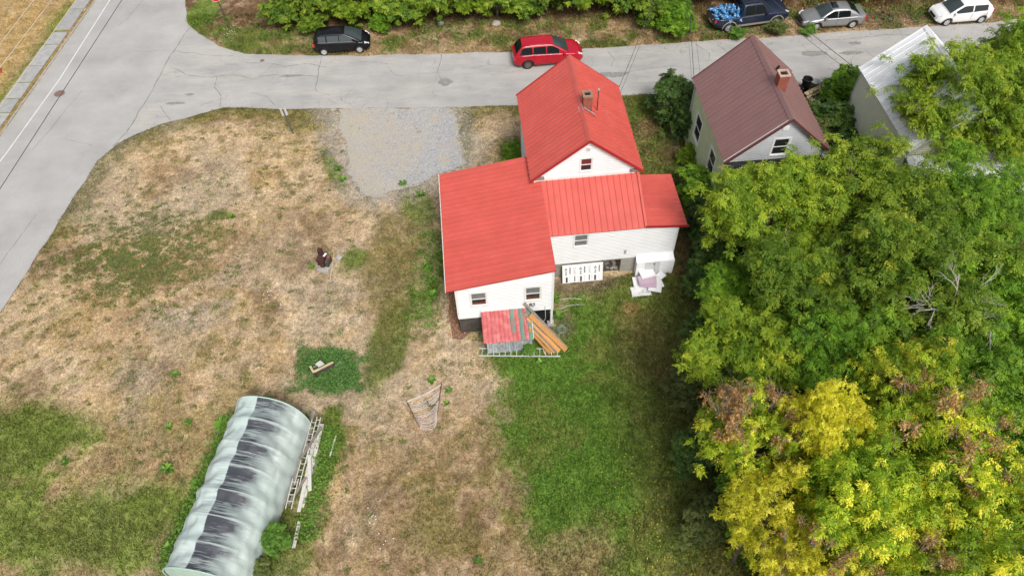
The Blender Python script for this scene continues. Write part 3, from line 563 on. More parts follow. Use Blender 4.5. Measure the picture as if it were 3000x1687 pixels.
def fx_gs(n):
    t = RNG.random(n)*(len(DRIVE)-1); i = t.astype(int); f = (t-i)[:, None]; D_ = np.array(DRIVE); q = D_[i]*(1-f)+D_[i+1]*f; return q[:, 0]+RNG.normal(0, .5, n), q[:, 1]-np.abs(RNG.normal(0, .4, n))
MT['stone'] = pmat('stone', (.36, .35, .34), .9, .4, 9)
scatter('gravel_spill', 1800, fx_gs, 'loose gravel spilling off the drive into the grass', 'gravel', .035, MT['stone'], .012)
def fx_m(n):
    x = RNG.uniform(-3.5, -2.5, n); return x, RNG.uniform(21, 29, n)
scatter('wood_chips', 1200, fx_m, 'brown wood chips along the left side of the garage', 'chips', .04, LM['brown'], .012)

# ================================================================ HOUSES
def wallm(p, ang):
    """wall frame: x along the wall, y outwards, z up; p = (u,v) start, ang = direction of x"""
    m = Matrix.Rotation(ang, 4, 'Z'); m = m @ Matrix.Scale(-1, 4, (0, 1, 0)); m.translation = (p[0], p[1], 0); return m
def siding(par, m, z0, z1, lim, mat, holes=(), course=.115, name='siding', back=True):
    b = MB(); z = z0
    while z < z1-.01:
        zt = min(z+course, z1); l0, r0_ = lim(z); l1, r1 = lim(zt); segs = [(l0, r0_, l1, r1)]
        for (h0, h1, hz0, hz1) in holes:
            if z < hz1-.02 and zt > hz0+.02:
                ns = []
                for (a, bb, c, d) in segs:
                    if bb <= h0 or a >= h1: ns.append((a, bb, c, d)); continue
                    if a < h0: ns.append((a, h0, c, h0))
                    if bb > h1: ns.append((h1, bb, h1, d))
                segs = ns
        for (a, bb, c, d) in segs:
            if bb-a < .02: continue
            c, d = min(c, d-.005), max(d, c+.005)
            b.add([(a, .0, z), (bb, .0, z), (bb, .032, z), (a, .032, z), (c, .004, zt), (d, .004, zt)], [(0, 1, 2, 3), (3, 2, 5, 4)], m)
        z = zt
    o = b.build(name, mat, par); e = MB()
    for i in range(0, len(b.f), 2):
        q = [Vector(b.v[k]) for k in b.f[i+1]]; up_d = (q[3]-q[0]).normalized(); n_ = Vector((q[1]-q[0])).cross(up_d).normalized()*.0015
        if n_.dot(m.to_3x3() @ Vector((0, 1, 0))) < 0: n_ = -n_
        e.add([q[0]+n_, q[1]+n_, q[1]+up_d*.016+n_, q[0]+up_d*.016+n_], [(0, 1, 2, 3)])  # lap's shadow line put in as a dark strip on each course
    tag(e.build('lap_shade_line', MT['lap_'+mat.name] if 'lap_'+mat.name in MT else MT['lap_white_siding'], o), kind='stuff')
    return o
def window(par, m, x0, x1, z0, z1, trim=.09, style='dark', glass=None, mat=None):
    mat = mat or MT['white_paint']; b = MB()
    for (a, c, d, e) in ((x0-trim, x0, z0-trim, z1+trim), (x1, x1+trim, z0-trim, z1+trim)): b.box(a, c, -.1, .045, d, e, m)
    b.box(x0, x1, -.1, .045, z1, z1+trim, m); b.box(x0-.02, x1+.02, -.1, .075, z0-trim*.75, z0, m)
    w = b.build('window', mat, par)
    zm = (z0+z1)/2; s = MB(); t = .035
    s.box(x0, x1, -.02, .026, zm-t*.6, zm+t*.6, m); s.box(x0, x0+t, -.02, .022, z0, z1, m); s.box(x1-t, x1, -.02, .022, z0, z1, m); s.box(x0, x1, -.02, .021, z1-t, z1, m); s.box(x0, x1, -.02, .021, z0, z0+t, m)
    s.build('sash', mat, w)
    g1, g2 = glass or (MT['window_dark'], MT['window_dark'])
    for za, zb, g, yo in ((zm, z1, g1, .004), (z0, zm, g2, -.004)):
        p = MB(); p.box(x0, x1, yo-.01, yo, za, zb, m); p.build('pane', g, w)
    if style == 'open':
        p = MB(); p.box(x0+.036, x1-.036, -.004, .008, z0+.036, z0+.2, m); p.build('sill_board', MT['interior_brown'], w)
    return w
_pm = {}
def panel_mesh(pw, sl, mat, rib=.042, kind='seam'):
    key = (round(pw, 3), round(sl, 3), mat.name, kind)
    if key in _pm: return _pm[key]
    if kind == 'seam': prof = [(0, 0), (pw-.05, 0), (pw-.036, rib), (pw-.014, rib), (pw, 0.0)]
    else: prof = [(0, 0), (.02, 0), (.035, rib), (.065, rib), (.08, 0), (pw, 0)]
    b = MB(); n = len(prof)
    b.add([(x, 0, z) for x, z in prof]+[(x, sl, z) for x, z in prof]+[(x, 0, z-.012) for x, z in prof], [(i, i+1, n+i+1, n+i) for i in range(n-1)]+[(2*n+i, 2*n+i+1, i+1, i) for i in range(n-1)])
    me = b.mesh('roof_panel', mat); _pm[key] = me; return me
def roof(par, o, xd, sd_, n, pw, sl, mat, trim, th=.09, name='roof', pname='roof_panel', kind='seam', rib=.042, reverse=False):
    """o: eave corner, xd: along the eave, sd_: up the slope"""
    xd, sd_ = Vector(xd).normalized(), Vector(sd_).normalized(); nz = xd.cross(sd_)
    if nz.z < 0: nz = -nz
    if xd.cross(sd_).z < 0: o = Vector(o)+xd*(n*pw); xd = -xd
    m = Matrix((xd, sd_, nz)).transposed().to_4x4(); m.translation = o; W_ = n*pw
    b = MB(); b.box(.01, W_-.01, .01, sl-.005, -th, -.014, m); r = b.build(name, trim, par)
    me = panel_mesh(pw, sl, mat, rib, kind)
    for i in range(n):
        p = link(pname, me, r); p.matrix_local = m @ Matrix.Translation((i*pw, 0, 0))
    return r, m, W_
def gable_house(par, hw, v0, v1, ze, zr, mat, trim, n, u0=0, uc=0, ridge_mat=None, kind='seam', rw=.15):
    sl = math.hypot(hw, zr-ze); pw = (v1-v0)/n
    for s in (-1, 1):
        roof(par, (u0+s*hw, v0, ze), (0, 1, 0), (-s*hw, 0, zr-ze), n, pw, sl, mat, trim, kind=kind)
    b = MB(); k = (zr-ze)/hw
    for s in (-1, 1): b.add([(u0, v0-.01, zr+.055), (u0, v1+.01, zr+.055), (u0+s*rw, v1+.01, zr+.05-rw*k), (u0+s*rw, v0-.01, zr+.05-rw*k)], [(0, 1, 2, 3)])
    b.build('ridge_cap', ridge_mat or mat, par)
    for v in (v0, v1):
        for s in (-1, 1):
            b = MB(); b.bar((u0+s*(hw+.01), v, ze-.03), (u0, v, zr-.03), .045, .13); b.build('rake_trim', trim, par)
def chimney(par, u, v, w, z0, z1, n_side=2, cap=None):
    c = MB(); c.box(u-w/2+.012, u+w/2-.012, v-w/2+.012, v+w/2-.012, z0, z1-.01); ch = c.build('chimney', MT['mortar'], par)
    b = MB(); h = .068; z = z0; row = 0
    while z < z1-h:
        for a in range(4):
            m = Matrix.Translation((u, v, 0)) @ Matrix.Rotation(a*PI/2, 4, 'Z'); L = w; nb = n_side; off = .5*L/nb if row % 2 else 0
            x = -w/2
            while x < w/2-.02:
                e = min(w/2-.0, x+(L/nb if x > -w/2 or not off else off)-.012)
                b.box(x, e, -w/2-random.uniform(0, .006), -w/2+.05, z+.006, z+h-.006, m); x = e+.012
        z += h; row += 1
    tag(b.build('brickwork', MT['brick'], ch), kind='stuff')
    b = MB(); t = .1
    for (a, c_, d, e) in ((-1, 1, -1, -1+2*t/w), (-1, 1, 1-2*t/w, 1)): b.box(u+a*(w/2+.03), u+c_*(w/2+.03), v+d*(w/2+.03), v+e*(w/2+.03)+.0, z1, z1+.07)
    for s in (-1, 1): b.box(u+s*(w/2+.03)-(t if s > 0 else 0), u+s*(w/2+.03)+(t if s < 0 else 0), v-w/2+t-.03+.001, v+w/2-t+.03-.001, z1, z1+.068)
    b.build('chimney_cap', cap or MT['stone_cap'], ch)
    b = MB(); b.box(u-w/2+.1, u+w/2-.1, v-w/2+.1, v+w/2-.1, z1-.005, z1+.004); b.build('flue', MT['black'], ch)
    return ch

# ---------------------------------------------------------------- the red-roofed house
H = thing('red_roofed_house', 'white clapboard house with bright red metal roofs and a lean-to wing', 'house', (*HOUSE_O, 0), HOUSE_YAW)
wb = MB(); wb.box(-2.72, 2.72, .23, 6.82, 0, 5.0); wb.add([(-2.72, .23, 5), (2.72, .23, 5), (0, .23, 7.2), (-2.72, 6.82, 5), (2.72, 6.82, 5), (0, 6.82, 7.2)], [(0, 1, 2), (5, 4, 3)])
wb.build('wall', MT['white_siding'], H)
wb = MB(); wb.box(-2.47, 4.46, -2.47, .22, 1.1, 3.38); wb.build('wall', MT['white_siding'], H)
wb = MB(); wb.box(2.73, 4.46, .222, 1.0, 0, 3.3); wb.build('wall', MT['white_siding'], H)
wb = MB(); wb.box(-7.27, -2.53, -5.57, 2.05, 1.4, 3.88); wb.add([(-7.27, -5.57, 3.88), (-2.53, -5.57, 3.88), (-2.53, -5.57, 4.72), (-7.27, 2.05, 3.88), (-2.53, 2.05, 3.88), (-2.53, 2.05, 4.72)], [(0, 1, 2), (5, 4, 3), (1, 4, 5, 2)]); wb.build('wall', MT['white_siding'], H)
MAIN_G = wallm((-2.75, .2), 0)
gl = lambda z: (max(0, (z-5.0)/.82), 5.5-max(0, (z-5.0)/.82))
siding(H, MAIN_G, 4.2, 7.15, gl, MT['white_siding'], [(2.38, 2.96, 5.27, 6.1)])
window(H, MAIN_G, 2.38, 2.96, 5.27, 6.1, .07, glass=(MT['curtain_red'], MT['window_dark']))
b = MB(); b.box(.25, 5.25, .03, .075, 4.84, 5.0, MAIN_G); b.build('trim_board', MT['white_paint'], H)
b = MB(); b.box(-.05, .5, .03, .14, 4.98, 5.13, MAIN_G); b.build('cornice_return', MT['wood_grey'], H)
b = MB(); b.box(5.0, 5.55, .03, .14, 4.98, 5.13, MAIN_G); b.build('cornice_return', MT['wood_grey'], H)
b = MB(); b.box(2.63, 2.83, .025, .06, 6.62, 6.86, MAIN_G); b.build('gable_vent', MT['white_paint'], H)
b = MB()
for i in range(3): b.box(2.66, 2.80, .06, .068, 6.66+i*.06, 6.69+i*.06, MAIN_G)
b.build('louvre', MT['plastic_grey'], H)
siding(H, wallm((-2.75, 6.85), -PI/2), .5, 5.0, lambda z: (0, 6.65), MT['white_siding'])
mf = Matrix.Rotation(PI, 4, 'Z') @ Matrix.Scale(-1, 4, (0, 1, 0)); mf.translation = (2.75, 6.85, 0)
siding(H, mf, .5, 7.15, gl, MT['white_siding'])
gable_house(H, 2.97, 0., 7.0, 5.0, 7.42, MT['red_metal'], MT['red_trim'], 23, kind='seam')
for q in (-2.74, 2.74):
    b = MB(); b.box(q-.04, q+.04, .15, .27, 4.0, 4.98); b.build('corner_board', MT['white_paint'], H)
ch = chimney(H, .28, 2.8, .46, 6.6, 8.02)
b = MB(); m = Matrix.Translation((.02, 2.5, 7.36))
b.add([(-.2, -.2, -.06), (-.2, .32, -.06), (.0, .32, .13), (.0, -.2, .13)], [(0, 1, 2, 3)], m); b.add([(.05, .03, .13), (.62, -.02, -.34), (.7, -.2, -.40), (.42, -.16, -.16), (.05, -.08, .11)], [(0, 1, 2, 3, 4)], m)
b.build('flashing', MT['flashing'], H)
b = MB(); b.tube([(.9, 3.05, 6.6), (.9, 3.05, 8.05)], .025, 8); vp = b.build('vent_pipe', MT['rust'], H, True)
b = MB(); b.lathe([(.06, 0), (.07, .05), (.05, .09), (.001, .1)], 12, Matrix.Translation((.9, 3.05, 8.03))); b.build('pipe_cap', MT['plastic_grey'], vp)
# rear wing
roof(H, (-2.42, -2.66, 3.62), (1, 0, 0), (0, 2.84, 1.24), 16, 5.1/16, math.hypot(2.84, 1.24), MT['red_metal'], MT['red_trim'])
roof(H, (4.87, -2.64, 3.53), (0, 1, 0), (-2.2, 0, .2), 12, 3.72/12, 2.215, MT['red_metal'], MT['red_trim'])
b = MB(); b.bar((2.66, -2.66, 3.70), (4.93, -2.66, 3.48), .05, .13); b.build('rake_trim', MT['red_trim'], H)
b = MB(); b.bar((2.68, -2.68, 3.71), (2.68, .2, 4.96), .12, .03); b.build('rake_flashing', MT['red_metal'], H)
b = MB(); b.poly([(2.72, -2.55, 3.62), (2.745, -1.3, 3.66), (2.745, -1.3, 4.25)]); b.build('cheek_board', MT['white_paint'], H)
WG = wallm((-2.5, -2.5), 0)
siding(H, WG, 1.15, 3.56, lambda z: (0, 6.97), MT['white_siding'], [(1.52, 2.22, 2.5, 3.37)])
window(H, WG, 1.52, 2.22, 2.5, 3.37, .07, glass=(MT['curtain'], MT['curtain']))
b = MB(); b.box(6.9, 7.0, -.06, .035, 1.15, 3.5, WG); b.build('corner_board', MT['white_paint'], H)
b = MB(); b.box(-.02, 2.0, .02, .04, 3.44, 3.6, WG); b.build('eave_board', MT['white_paint'], H)
b = MB(); b.box(3.38, 3.68, .02, .05, 3.0, 3.13, WG); b.build('wall_hatch', MT['white_paint'], H)
b = MB(); b.lathe([(.05, 0), (.06, .05), (.04, .1), (.001, .1)], 10, WG @ Matrix.Translation((4.32, .02, 1.66)) @ Matrix.Rotation(-PI/2, 4, 'X')); b.box(4.24, 4.4, .02, .035, 1.72, 1.8, WG); b.build('dryer_vent', MT['steel'], H)
# concrete block foundation of the wing
fd = MB(); fd.box(-2.45, .7, -2.42, -2.3, -.05, 1.12); fd.box(.7, 1.66, -1.2, -1.1, -.05, 1.1); fd = fd.build('foundation', MT['mortar'], H)
bb = MB(); bb.box(0, .388, 0, .12, 0, .188); bme = bb.mesh('concrete_block', MT['block'])
for r_ in range(6):
    for c_ in range(9):
        x = -2.48+c_*.4-(0.2 if r_ % 2 else 0)
        if x+.39 > .72 or x < -2.5: continue
        o = link('concrete_block', bme, fd); o.location = (x, -2.5+random.uniform(-.008, .004), -.04+r_*.198)
b = MB(); b.box(1.66, 2.44, -2.53, -2.35, -.05, 1.13); b.build('concrete_pier', MT['concrete'], H, bevel=.01)
b = MB(); b.box(.66, .74, -2.54, -2.46, 0, 1.1); b.box(.66, 1.7, -2.54, -2.46, 1.06, 1.14); b.build('door_frame', MT['wood_grey'], H)
b = MB(); b.box(.7, 1.66, -2.4, -1.2, -.02, -.01); b.build('cellar_floor', MT['wood_dark'], H)
for i in range(7):
    b = MB(); x, yv, s = random.uniform(.85, 1.5), random.uniform(-2.4, -1.7), random.uniform(.08, .16)
    m = Matrix.Translation((x, yv, s*.4)) @ Matrix.Rotation(random.random()*6, 4, 'Z') @ Matrix.Rotation(random.uniform(-.4, .4), 4, 'X'); b.box(-s, s, -s*.7, s*.7, -s*.4, s*.4, m)
    b.build('rubble', MT['concrete' if i % 2 else 'block'], H)
# white bulkhead in front of the wing's end
b = MB(); b.box(2.46, 4.5, -2.93, -2.51, -.05, 1.16); bk = b.build('bulkhead', MT['white_siding'], H)
BK = wallm((2.45, -2.93), 0); siding(bk, BK, -.02, 1.14, lambda z: (0, 2.06), MT['white_siding'], [(.45, 1.28, .28, 1.14)])
b = MB()
for i in range(25):
    x0_ = 2.42+i*.0856
    for j in range(5):
        b.v.append((x0_, -2.98+j*.12, 1.17+.05*j+random.uniform(-.007, .007)))
b.f = [(i*5+j, (i+1)*5+j, (i+1)*5+j+1, i*5+j+1) for i in range(24) for j in range(4)]
b.build('metal_cover', MT['white_metal'], bk, True)
d = MB(); d.box(.47, 1.26, .0, .03, .28, 1.12, BK); dr = d.build('hatch_door', pmat('hatch_grey', (.6, .62, .62), .5, .05, 4), bk, bevel=.006)
b = MB(); b.box(.98, 1.0, .03, .034, .3, 1.1, BK); b.build('door_gap', MT['ink_grey'], dr)
b = MB(); b.box(.9, .98, .03, .06, .92, .97, BK); b.build('latch', MT['black'], dr)
# garage wing
GS = .163
roof(H, (-7.72, -5.8, 3.95), (0, 1, 0), (5.3, 0, 5.3*GS), 25, 8.0/25, 5.3*math.hypot(1, GS), MT['red_metal'], MT['red_trim'])
b = MB(); b.bar((-7.74, -5.8, 3.9), (-7.74, 2.2, 3.9), .03, .1); b.build('drip_edge', MT['white_paint'], H)
GW = wallm((-7.3, -5.6), 0)
gw1 = (.73, 1.48, 2.4, 3.38); gw2 = (3.42, 4.16, 2.42, 3.43)
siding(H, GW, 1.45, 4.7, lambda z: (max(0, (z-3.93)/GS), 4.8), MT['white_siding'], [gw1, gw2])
window(H, GW, *gw1, .08, 'open', (MT['curtain'], MT['window_dark'])); window(H, GW, *gw2, .08, 'open', (MT['curtain'], MT['window_dark']))
for q, zz in ((-.03, 3.95), (4.72, 4.72)):
    b = MB(); b.box(q, q+.11, -.05, .035, 1.42, zz, GW); b.build('corner_board', MT['white_paint'], H)
b = MB(); b.bar((-7.3, -5.63, 3.91), (-2.47, -5.63, 3.91+4.83*GS), .03, .07); b.build('rake_board', MT['white_paint'], H)
b = MB(); b.box(0, 1.25, .0, .05, 1.36, 1.46, GW, 0); b.build('water_table', MT['white_paint'], H)
b = MB(); b.box(-7.26, -3.6, -5.55, -5.4, -.05, 1.43); b.build('foundation', MT['wood_dark'], H)
b = MB(); b.box(-7.3, -7.15, -5.4, 2., -.05, 1.43); b.build('foundation', MT['wood_dark'], H)
for i in range(11):
    b = MB(); b.box(-7.28+i*.2, -7.28+i*.2+.19, -5.585-random.uniform(0, .01), -5.55, .02, 1.37); b.build('skirt_board', MT['wood_dark'], H)
b = MB(); b.box(-3.6, -2.55, -4.4, -4.3, 0, 1.4); b.box(-3.68, -3.58, -5.55, -4.4, 0, 1.42); b.build('crawlspace_wall', MT['black'], H)
b = MB(); b.box(-3.6, -2.5, -5.5, -4.4, .0, .02); b.build('crawlspace_floor', MT['black'], H)
b = MB(); b.box(-2.6, -2.48, -5.6, -5.45, .1, 1.44); b.build('corner_post', MT['white_paint'], H)
b = MB(); b.box(-2.75, -2.4, -5.75, -5.4, -.02, .14); b.build('post_base', MT['concrete'], H, bevel=.02)
b = MB(); b.tube([(-2.9, -5.64, 1.75), (-2.88, -5.66, 1.3), (-2.86, -5.68, .8), (-2.95, -5.7, .55), (-3.2, -5.72, .45)], .022, 8); b.build('drain_pipe', MT['hose_pale'], H, True)
b = MB(); b.lathe([(.06, 0), (.075, .06), (.05, .12), (.001, .12)], 10, GW @ Matrix.Translation((3.78, .02, 2.02)) @ Matrix.Rotation(-PI/2, 4, 'X')); b.box(3.6, 3.9, .02, .035, 1.9, 2.15, GW); b.build('exhaust_vent', MT['steel'], H)
b = MB(); b.lathe([(.09, 0), (.09, .25), (.001, .25)], 10, Matrix.Translation((-2.3, -5.0, 0))); b.build('drain_stub', MT['rust'], H)

# ---------------------------------------------------------------- lean-to shed with patched roof, in front of the garage
SH = thing('lean_to_shed', 'small plank shed with red and green ribbed metal roof against the garage', 'shed', (*HOUSE_O, 0), HOUSE_YAW)
zt, zb, vt, vb = 1.88, 1.22, -5.66, -7.16; sl = math.hypot(zt-zb, vt-vb)
b = MB(); b.box(-5.95, -3.78, -6.98, -5.68, 0, 1.1); b.build('shed_wall', MT['wood_dark'], SH)
x = -6.0; i = 0
while x < -3.76:
    w = random.uniform(.11, .16); b = MB(); b.box(x, x+w-.012, -7.04-random.uniform(0, .012), -7.0, .03+random.uniform(0, .05), 1.19); b.build('plank', MT['plank_grey'], SH); x += w
for v in (-6.8, -6.5, -6.2, -5.9): 
    b = MB(); b.box(-3.77, -3.74, v-.14, v+.14, .05, 1.3); b.build('plank', MT['wood_grey'], SH)
sdv = Vector((0, vt-vb, zt-zb)).normalized(); nv = Vector((1, 0, 0)).cross(sdv)
b = MB(); m = Matrix((Vector((1, 0, 0)), sdv, nv)).transposed().to_4x4(); m.translation = (-6.15, vb, zb); b.box(.02, 2.46, .02, sl, -.05, -.012, m); rf = b.build('roof', MT['wood_grey'], SH)
pw = .207
for i in range(12):
    green = i in (9, 11); mat = MT['shed_green'] if green else MT['shed_red']
    o = link('roof_panel', panel_mesh(pw, sl, mat, .03, 'rib'), rf); o.matrix_local = m @ Matrix.Translation((i*pw, -.02*(i % 3), 0.004 if i % 2 else 0))
o = link('roof_panel', panel_mesh(pw, sl*.76, MT['shed_green'], .034, 'rib'), rf); o.matrix_local = m @ Matrix.Translation((7*pw-.03, sl*.25, .02))
b = MB(); b.box(-6.17, -3.85, -5.7, -5.63, 1.86, 1.95); b.build('flashing', MT['white_paint'], SH)
b = MB(); b.bar((-3.65, -7.17, 1.23), (-3.65, -6.0, 1.75), .02, .06); b.build('edge_trim', MT['white_paint'], SH)

# ---------------------------------------------------------------- brown-roofed house
BO, BY = (14.4, 28.5), R(3.2)
def cottage(name, label, o, mats, n, u0, hw, ze, zr, roofm, trimm, wallc):
    h = thing(name, label, 'house', (*o, 0), BY); x0, x1 = u0-hw+.2, u0+hw-.2
    b = MB(); b.box(x0+.03, x1-.03, .38, 7.12, 0, ze); b.add([(x0+.03, .38, ze), (x1-.03, .38, ze), (u0, .38, zr-.22), (x0+.03, 7.12, ze), (x1-.03, 7.12, ze), (u0, 7.12, zr-.22)], [(0, 1, 2), (5, 4, 3)]); b.build('wall', wallc, h)
    gable_house(h, hw, .12, 7.36, ze, zr, roofm, trimm, n, u0=u0, kind='seam', rw=.16); return h, x0, x1
B, x0, x1 = cottage('brown_roofed_house', 'pale green and grey house with a brown metal roof and brick chimney', BO, None, 23, .13, 2.98, 4.5, 7.2, MT['brown_metal'], MT['brown_trim'], MT['green_stucco'])
BL = wallm((x0, 7.15), -PI/2)
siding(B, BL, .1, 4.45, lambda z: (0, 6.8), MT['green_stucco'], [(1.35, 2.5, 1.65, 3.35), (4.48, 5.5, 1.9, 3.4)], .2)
window(B, BL, 1.4, 2.45, 1.7, 3.3, .13); window(B, BL, 4.5, 5.45, 1.9, 3.4, .13)
b = MB(); b.box(-.02, .1, -.05, .04, .1, 4.4, BL); b.build('corner_board', MT['white_paint'], B)
b = MB(); b.tube([tuple(BL @ Vector((.18, .07, z))) for z in (.4, 2., 4.3)], .035, 8); b.build('conduit', MT['plastic_grey'], B, True)
b = MB(); b.box(-.05, .3, .04, .22, 1.2, 1.6, BL); b.build('meter_box', MT['plastic_grey'], B)
BG = wallm((x0, .35), 0); Wd = x1-x0; kk = (7.2-4.5)/2.98
bl = lambda z: (max(0, (z-4.62)/kk), Wd-max(0, (z-4.62)/kk))
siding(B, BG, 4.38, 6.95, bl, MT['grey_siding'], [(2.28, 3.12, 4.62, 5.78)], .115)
window(B, BG, 2.3, 3.1, 4.68, 5.75, .09)
b = MB(); b.box(2.5, 2.82, .02, .06, 6.36, 6.62, BG); b.box(2.56, 2.76, .06, .065, 6.4, 6.58, BG); b.build('gable_vent', MT['white_paint'], B)
for s in (-1, 1):
    b = MB(); b.bar((.13+s*2.93, .27, 4.44), (.13, .27, 7.09), .04, .17); b.build('rake_board', MT['white_paint'], B)
b = MB(); b.box(Wd-.4, Wd+.12, -.02, .2, 4.3, 4.48, BG); b.build('cornice_return', MT['white_paint'], B)
for r_ in range(18):
    b = MB(); x = 0
    while x < Wd:
        w = random.uniform(.18, .3); e = min(x+w-.012, Wd); b.box(x, e, .0, .03+random.uniform(0, .012), 4.36-(r_+1)*.15+.01, 4.36-r_*.15, BG, 0); x += w
    tag(b.build('shingle_course', MT['dark_shingle'], B), kind='stuff')
chimney(B, .34, 2.95, .52, 6.2, 7.85, 3, pmat('worn_cap', (.48, .33, .27), .9, .3, 8))
b = MB(); b.tube([(.9, 4.9, 6.2), (.9, 4.9, 6.75)], .06, 8); b.tube([(.9, 4.9, 6.7), (.98, 4.9, 6.85)], .075, 8); b.build('vent_stack', MT['black'], B, True)
# ---------------------------------------------------------------- white-roofed house
WOx, WOy = BO[0]+10.0*math.cos(BY), BO[1]+10.0*math.sin(BY)
Wh, x0, x1 = cottage('white_roofed_house', 'cream sided house with a white metal roof behind the tall tree', (WOx, WOy-.15), None, 18, .15, 2.98, 4.5, 7.1, MT['white_metal'], MT['white_paint'], MT['cream_siding'])
siding(Wh, wallm((x0, 7.15), -PI/2), .2, 4.45, lambda z: (0, 6.8), MT['cream_siding'], [], .17)
b = MB(); b.box(x0-.05, x0+.05, 7.1, 7.2, .1, 4.4); b.build('corner_board', MT['white_paint'], Wh)
b = MB(); b.tube([(x0-.06, 7.2, 4.3), (x0-.08, 7.2, 2.6), (x0-.08, 7.0, 2.2)], .04, 8); b.build('service_conduit', MT['plastic_grey'], Wh, True)
b = MB(); b.box(x0-.2, x0-.03, 6.2, 6.6, 1.3, 1.85); b.build('meter_box', MT['plastic_grey'], Wh)
for s in (-1, 1):
    b = MB(); b.bar((.15+s*2.93, .2, 4.42), (.15, .2, 6.98), .04, .2); b.build('rake_board', MT['wood_white'], Wh)
siding(Wh, wallm((x0, .35), 0), 3.8, 6.8, lambda z: (max(0, (z-4.6)/.87), x1-x0-max(0, (z-4.6)/.87)), MT['cream_siding'], [], .17)
b = MB(); b.box(x0+.1, x1-.0, -2.3, .3, 0, 3.0); b.build('lean_to_wall', MT['cream_siding'], Wh)
roof(Wh, (x0-.1, -2.75, 3.05), (1, 0, 0), (0, 3.0, .95), 16, (x1-x0+.3)/16, math.hypot(3., .95), MT['white_metal'], MT['white_paint'])
# ---------------------------------------------------------------- grey metal outbuilding at the right edge
GX, GY = BO[0]+14.9*math.cos(BY), BO[1]+14.9*math.sin(BY)
G = thing('grey_metal_building', 'dark outbuilding with a grey ribbed metal roof at the right edge', 'outbuilding', (GX, GY, 0), BY)
b = MB(); b.box(.15, 6, -3.4, 6.4, 0, 3.7); b.build('wall', MT['black'], G)
for i in range(24):
    b = MB(); b.box(.1, .14, -3.4+i*.41, -3.4+i*.41+.4, 0, 3.75); b.build('wall_board', MT['plastic_black'], G)
roof(G, (-.1, -3.5, 3.95), (0, 1, 0), (3.2, 0, 1.3), 32, 10/32, math.hypot(3.2, 1.3), MT['grey_metal'], MT['grey_metal'])
roof(G, (6.3, -3.5, 3.95), (0, 1, 0), (-3.2, 0, 1.3), 32, 10/32, math.hypot(3.2, 1.3), MT['grey_metal'], MT['grey_metal'])

# ================================================================ VEGETATION
def sprays(P, az, droop, nl, Lr, ll, lw, spread=1.0):
    """compound leaves: for every point a rachis with nl leaflets; returns V, F (quads), owner index"""
    n = len(P); dr = droop
    d = np.c_[np.cos(az)*np.cos(dr), np.sin(az)*np.cos(dr), -np.sin(dr)]; s = np.c_[-np.sin(az), np.cos(az), np.zeros(n)]
    roll = RNG.normal(0, .3, n); nr = np.cross(d, s); s = s*np.cos(roll)[:, None]+nr*np.sin(roll)[:, None]
    V = []; own = []
    for i in range(nl):
        side = 1 if i % 2 else -1
        t = (i//2+.5)/(nl/2.) if i < nl-1 else 1.0; ph = side*RNG.uniform(.6, 1.1, n)*spread if i < nl-1 else RNG.normal(0, .2, n)
        ld = d*np.cos(ph)[:, None]+s*np.sin(ph)[:, None]; ld[:, 2] -= RNG.uniform(0, .5, n); ld /= np.linalg.norm(ld, axis=1)[:, None]
        nn = np.cross(ld, s+RNG.normal(0, .35, (n, 3))); wv = np.cross(ld, np.cross(d, s)+RNG.normal(0, .3, (n, 3))); wv /= np.linalg.norm(wv, axis=1)[:, None]+1e-6
        L = ll*RNG.uniform(.7, 1.3, n)[:, None]; w = lw*RNG.uniform(.7, 1.2, n)[:, None]
        b = P+d*Lr*t; V.append(np.stack([b, b+ld*L*.45+wv*w, b+ld*L, b+ld*L*.45-wv*w], 1)); own.append(np.arange(n))
    V = np.concatenate(V).reshape(-1, 3); F = np.arange(len(V)).reshape(-1, 4); return V, F, np.concatenate(own)
def crown_points(rng, lobes, n, shell=.55):
    lw_ = np.array([l[3]**2 for l in lobes]); li = rng.choice(len(lobes), n, p=lw_/lw_.sum()); C = np.array([l[:3] for l in lobes])[li]; rr = np.array([l[3] for l in lobes])[li]
    d = rng.normal(0, 1, (n, 3)); d[:, 2] = d[:, 2]*.8+.35; d /= np.linalg.norm(d, axis=1)[:, None]
    q = rng.uniform(shell, 1.05, n)*(1+.28*np.sin(d[:, 0]*7+li)*np.sin(d[:, 1]*6+2*li)*1.0)
    P = C+d*(rr*q)[:, None]*np.array((1, 1, .78)); return P, d, li
TREES = {}
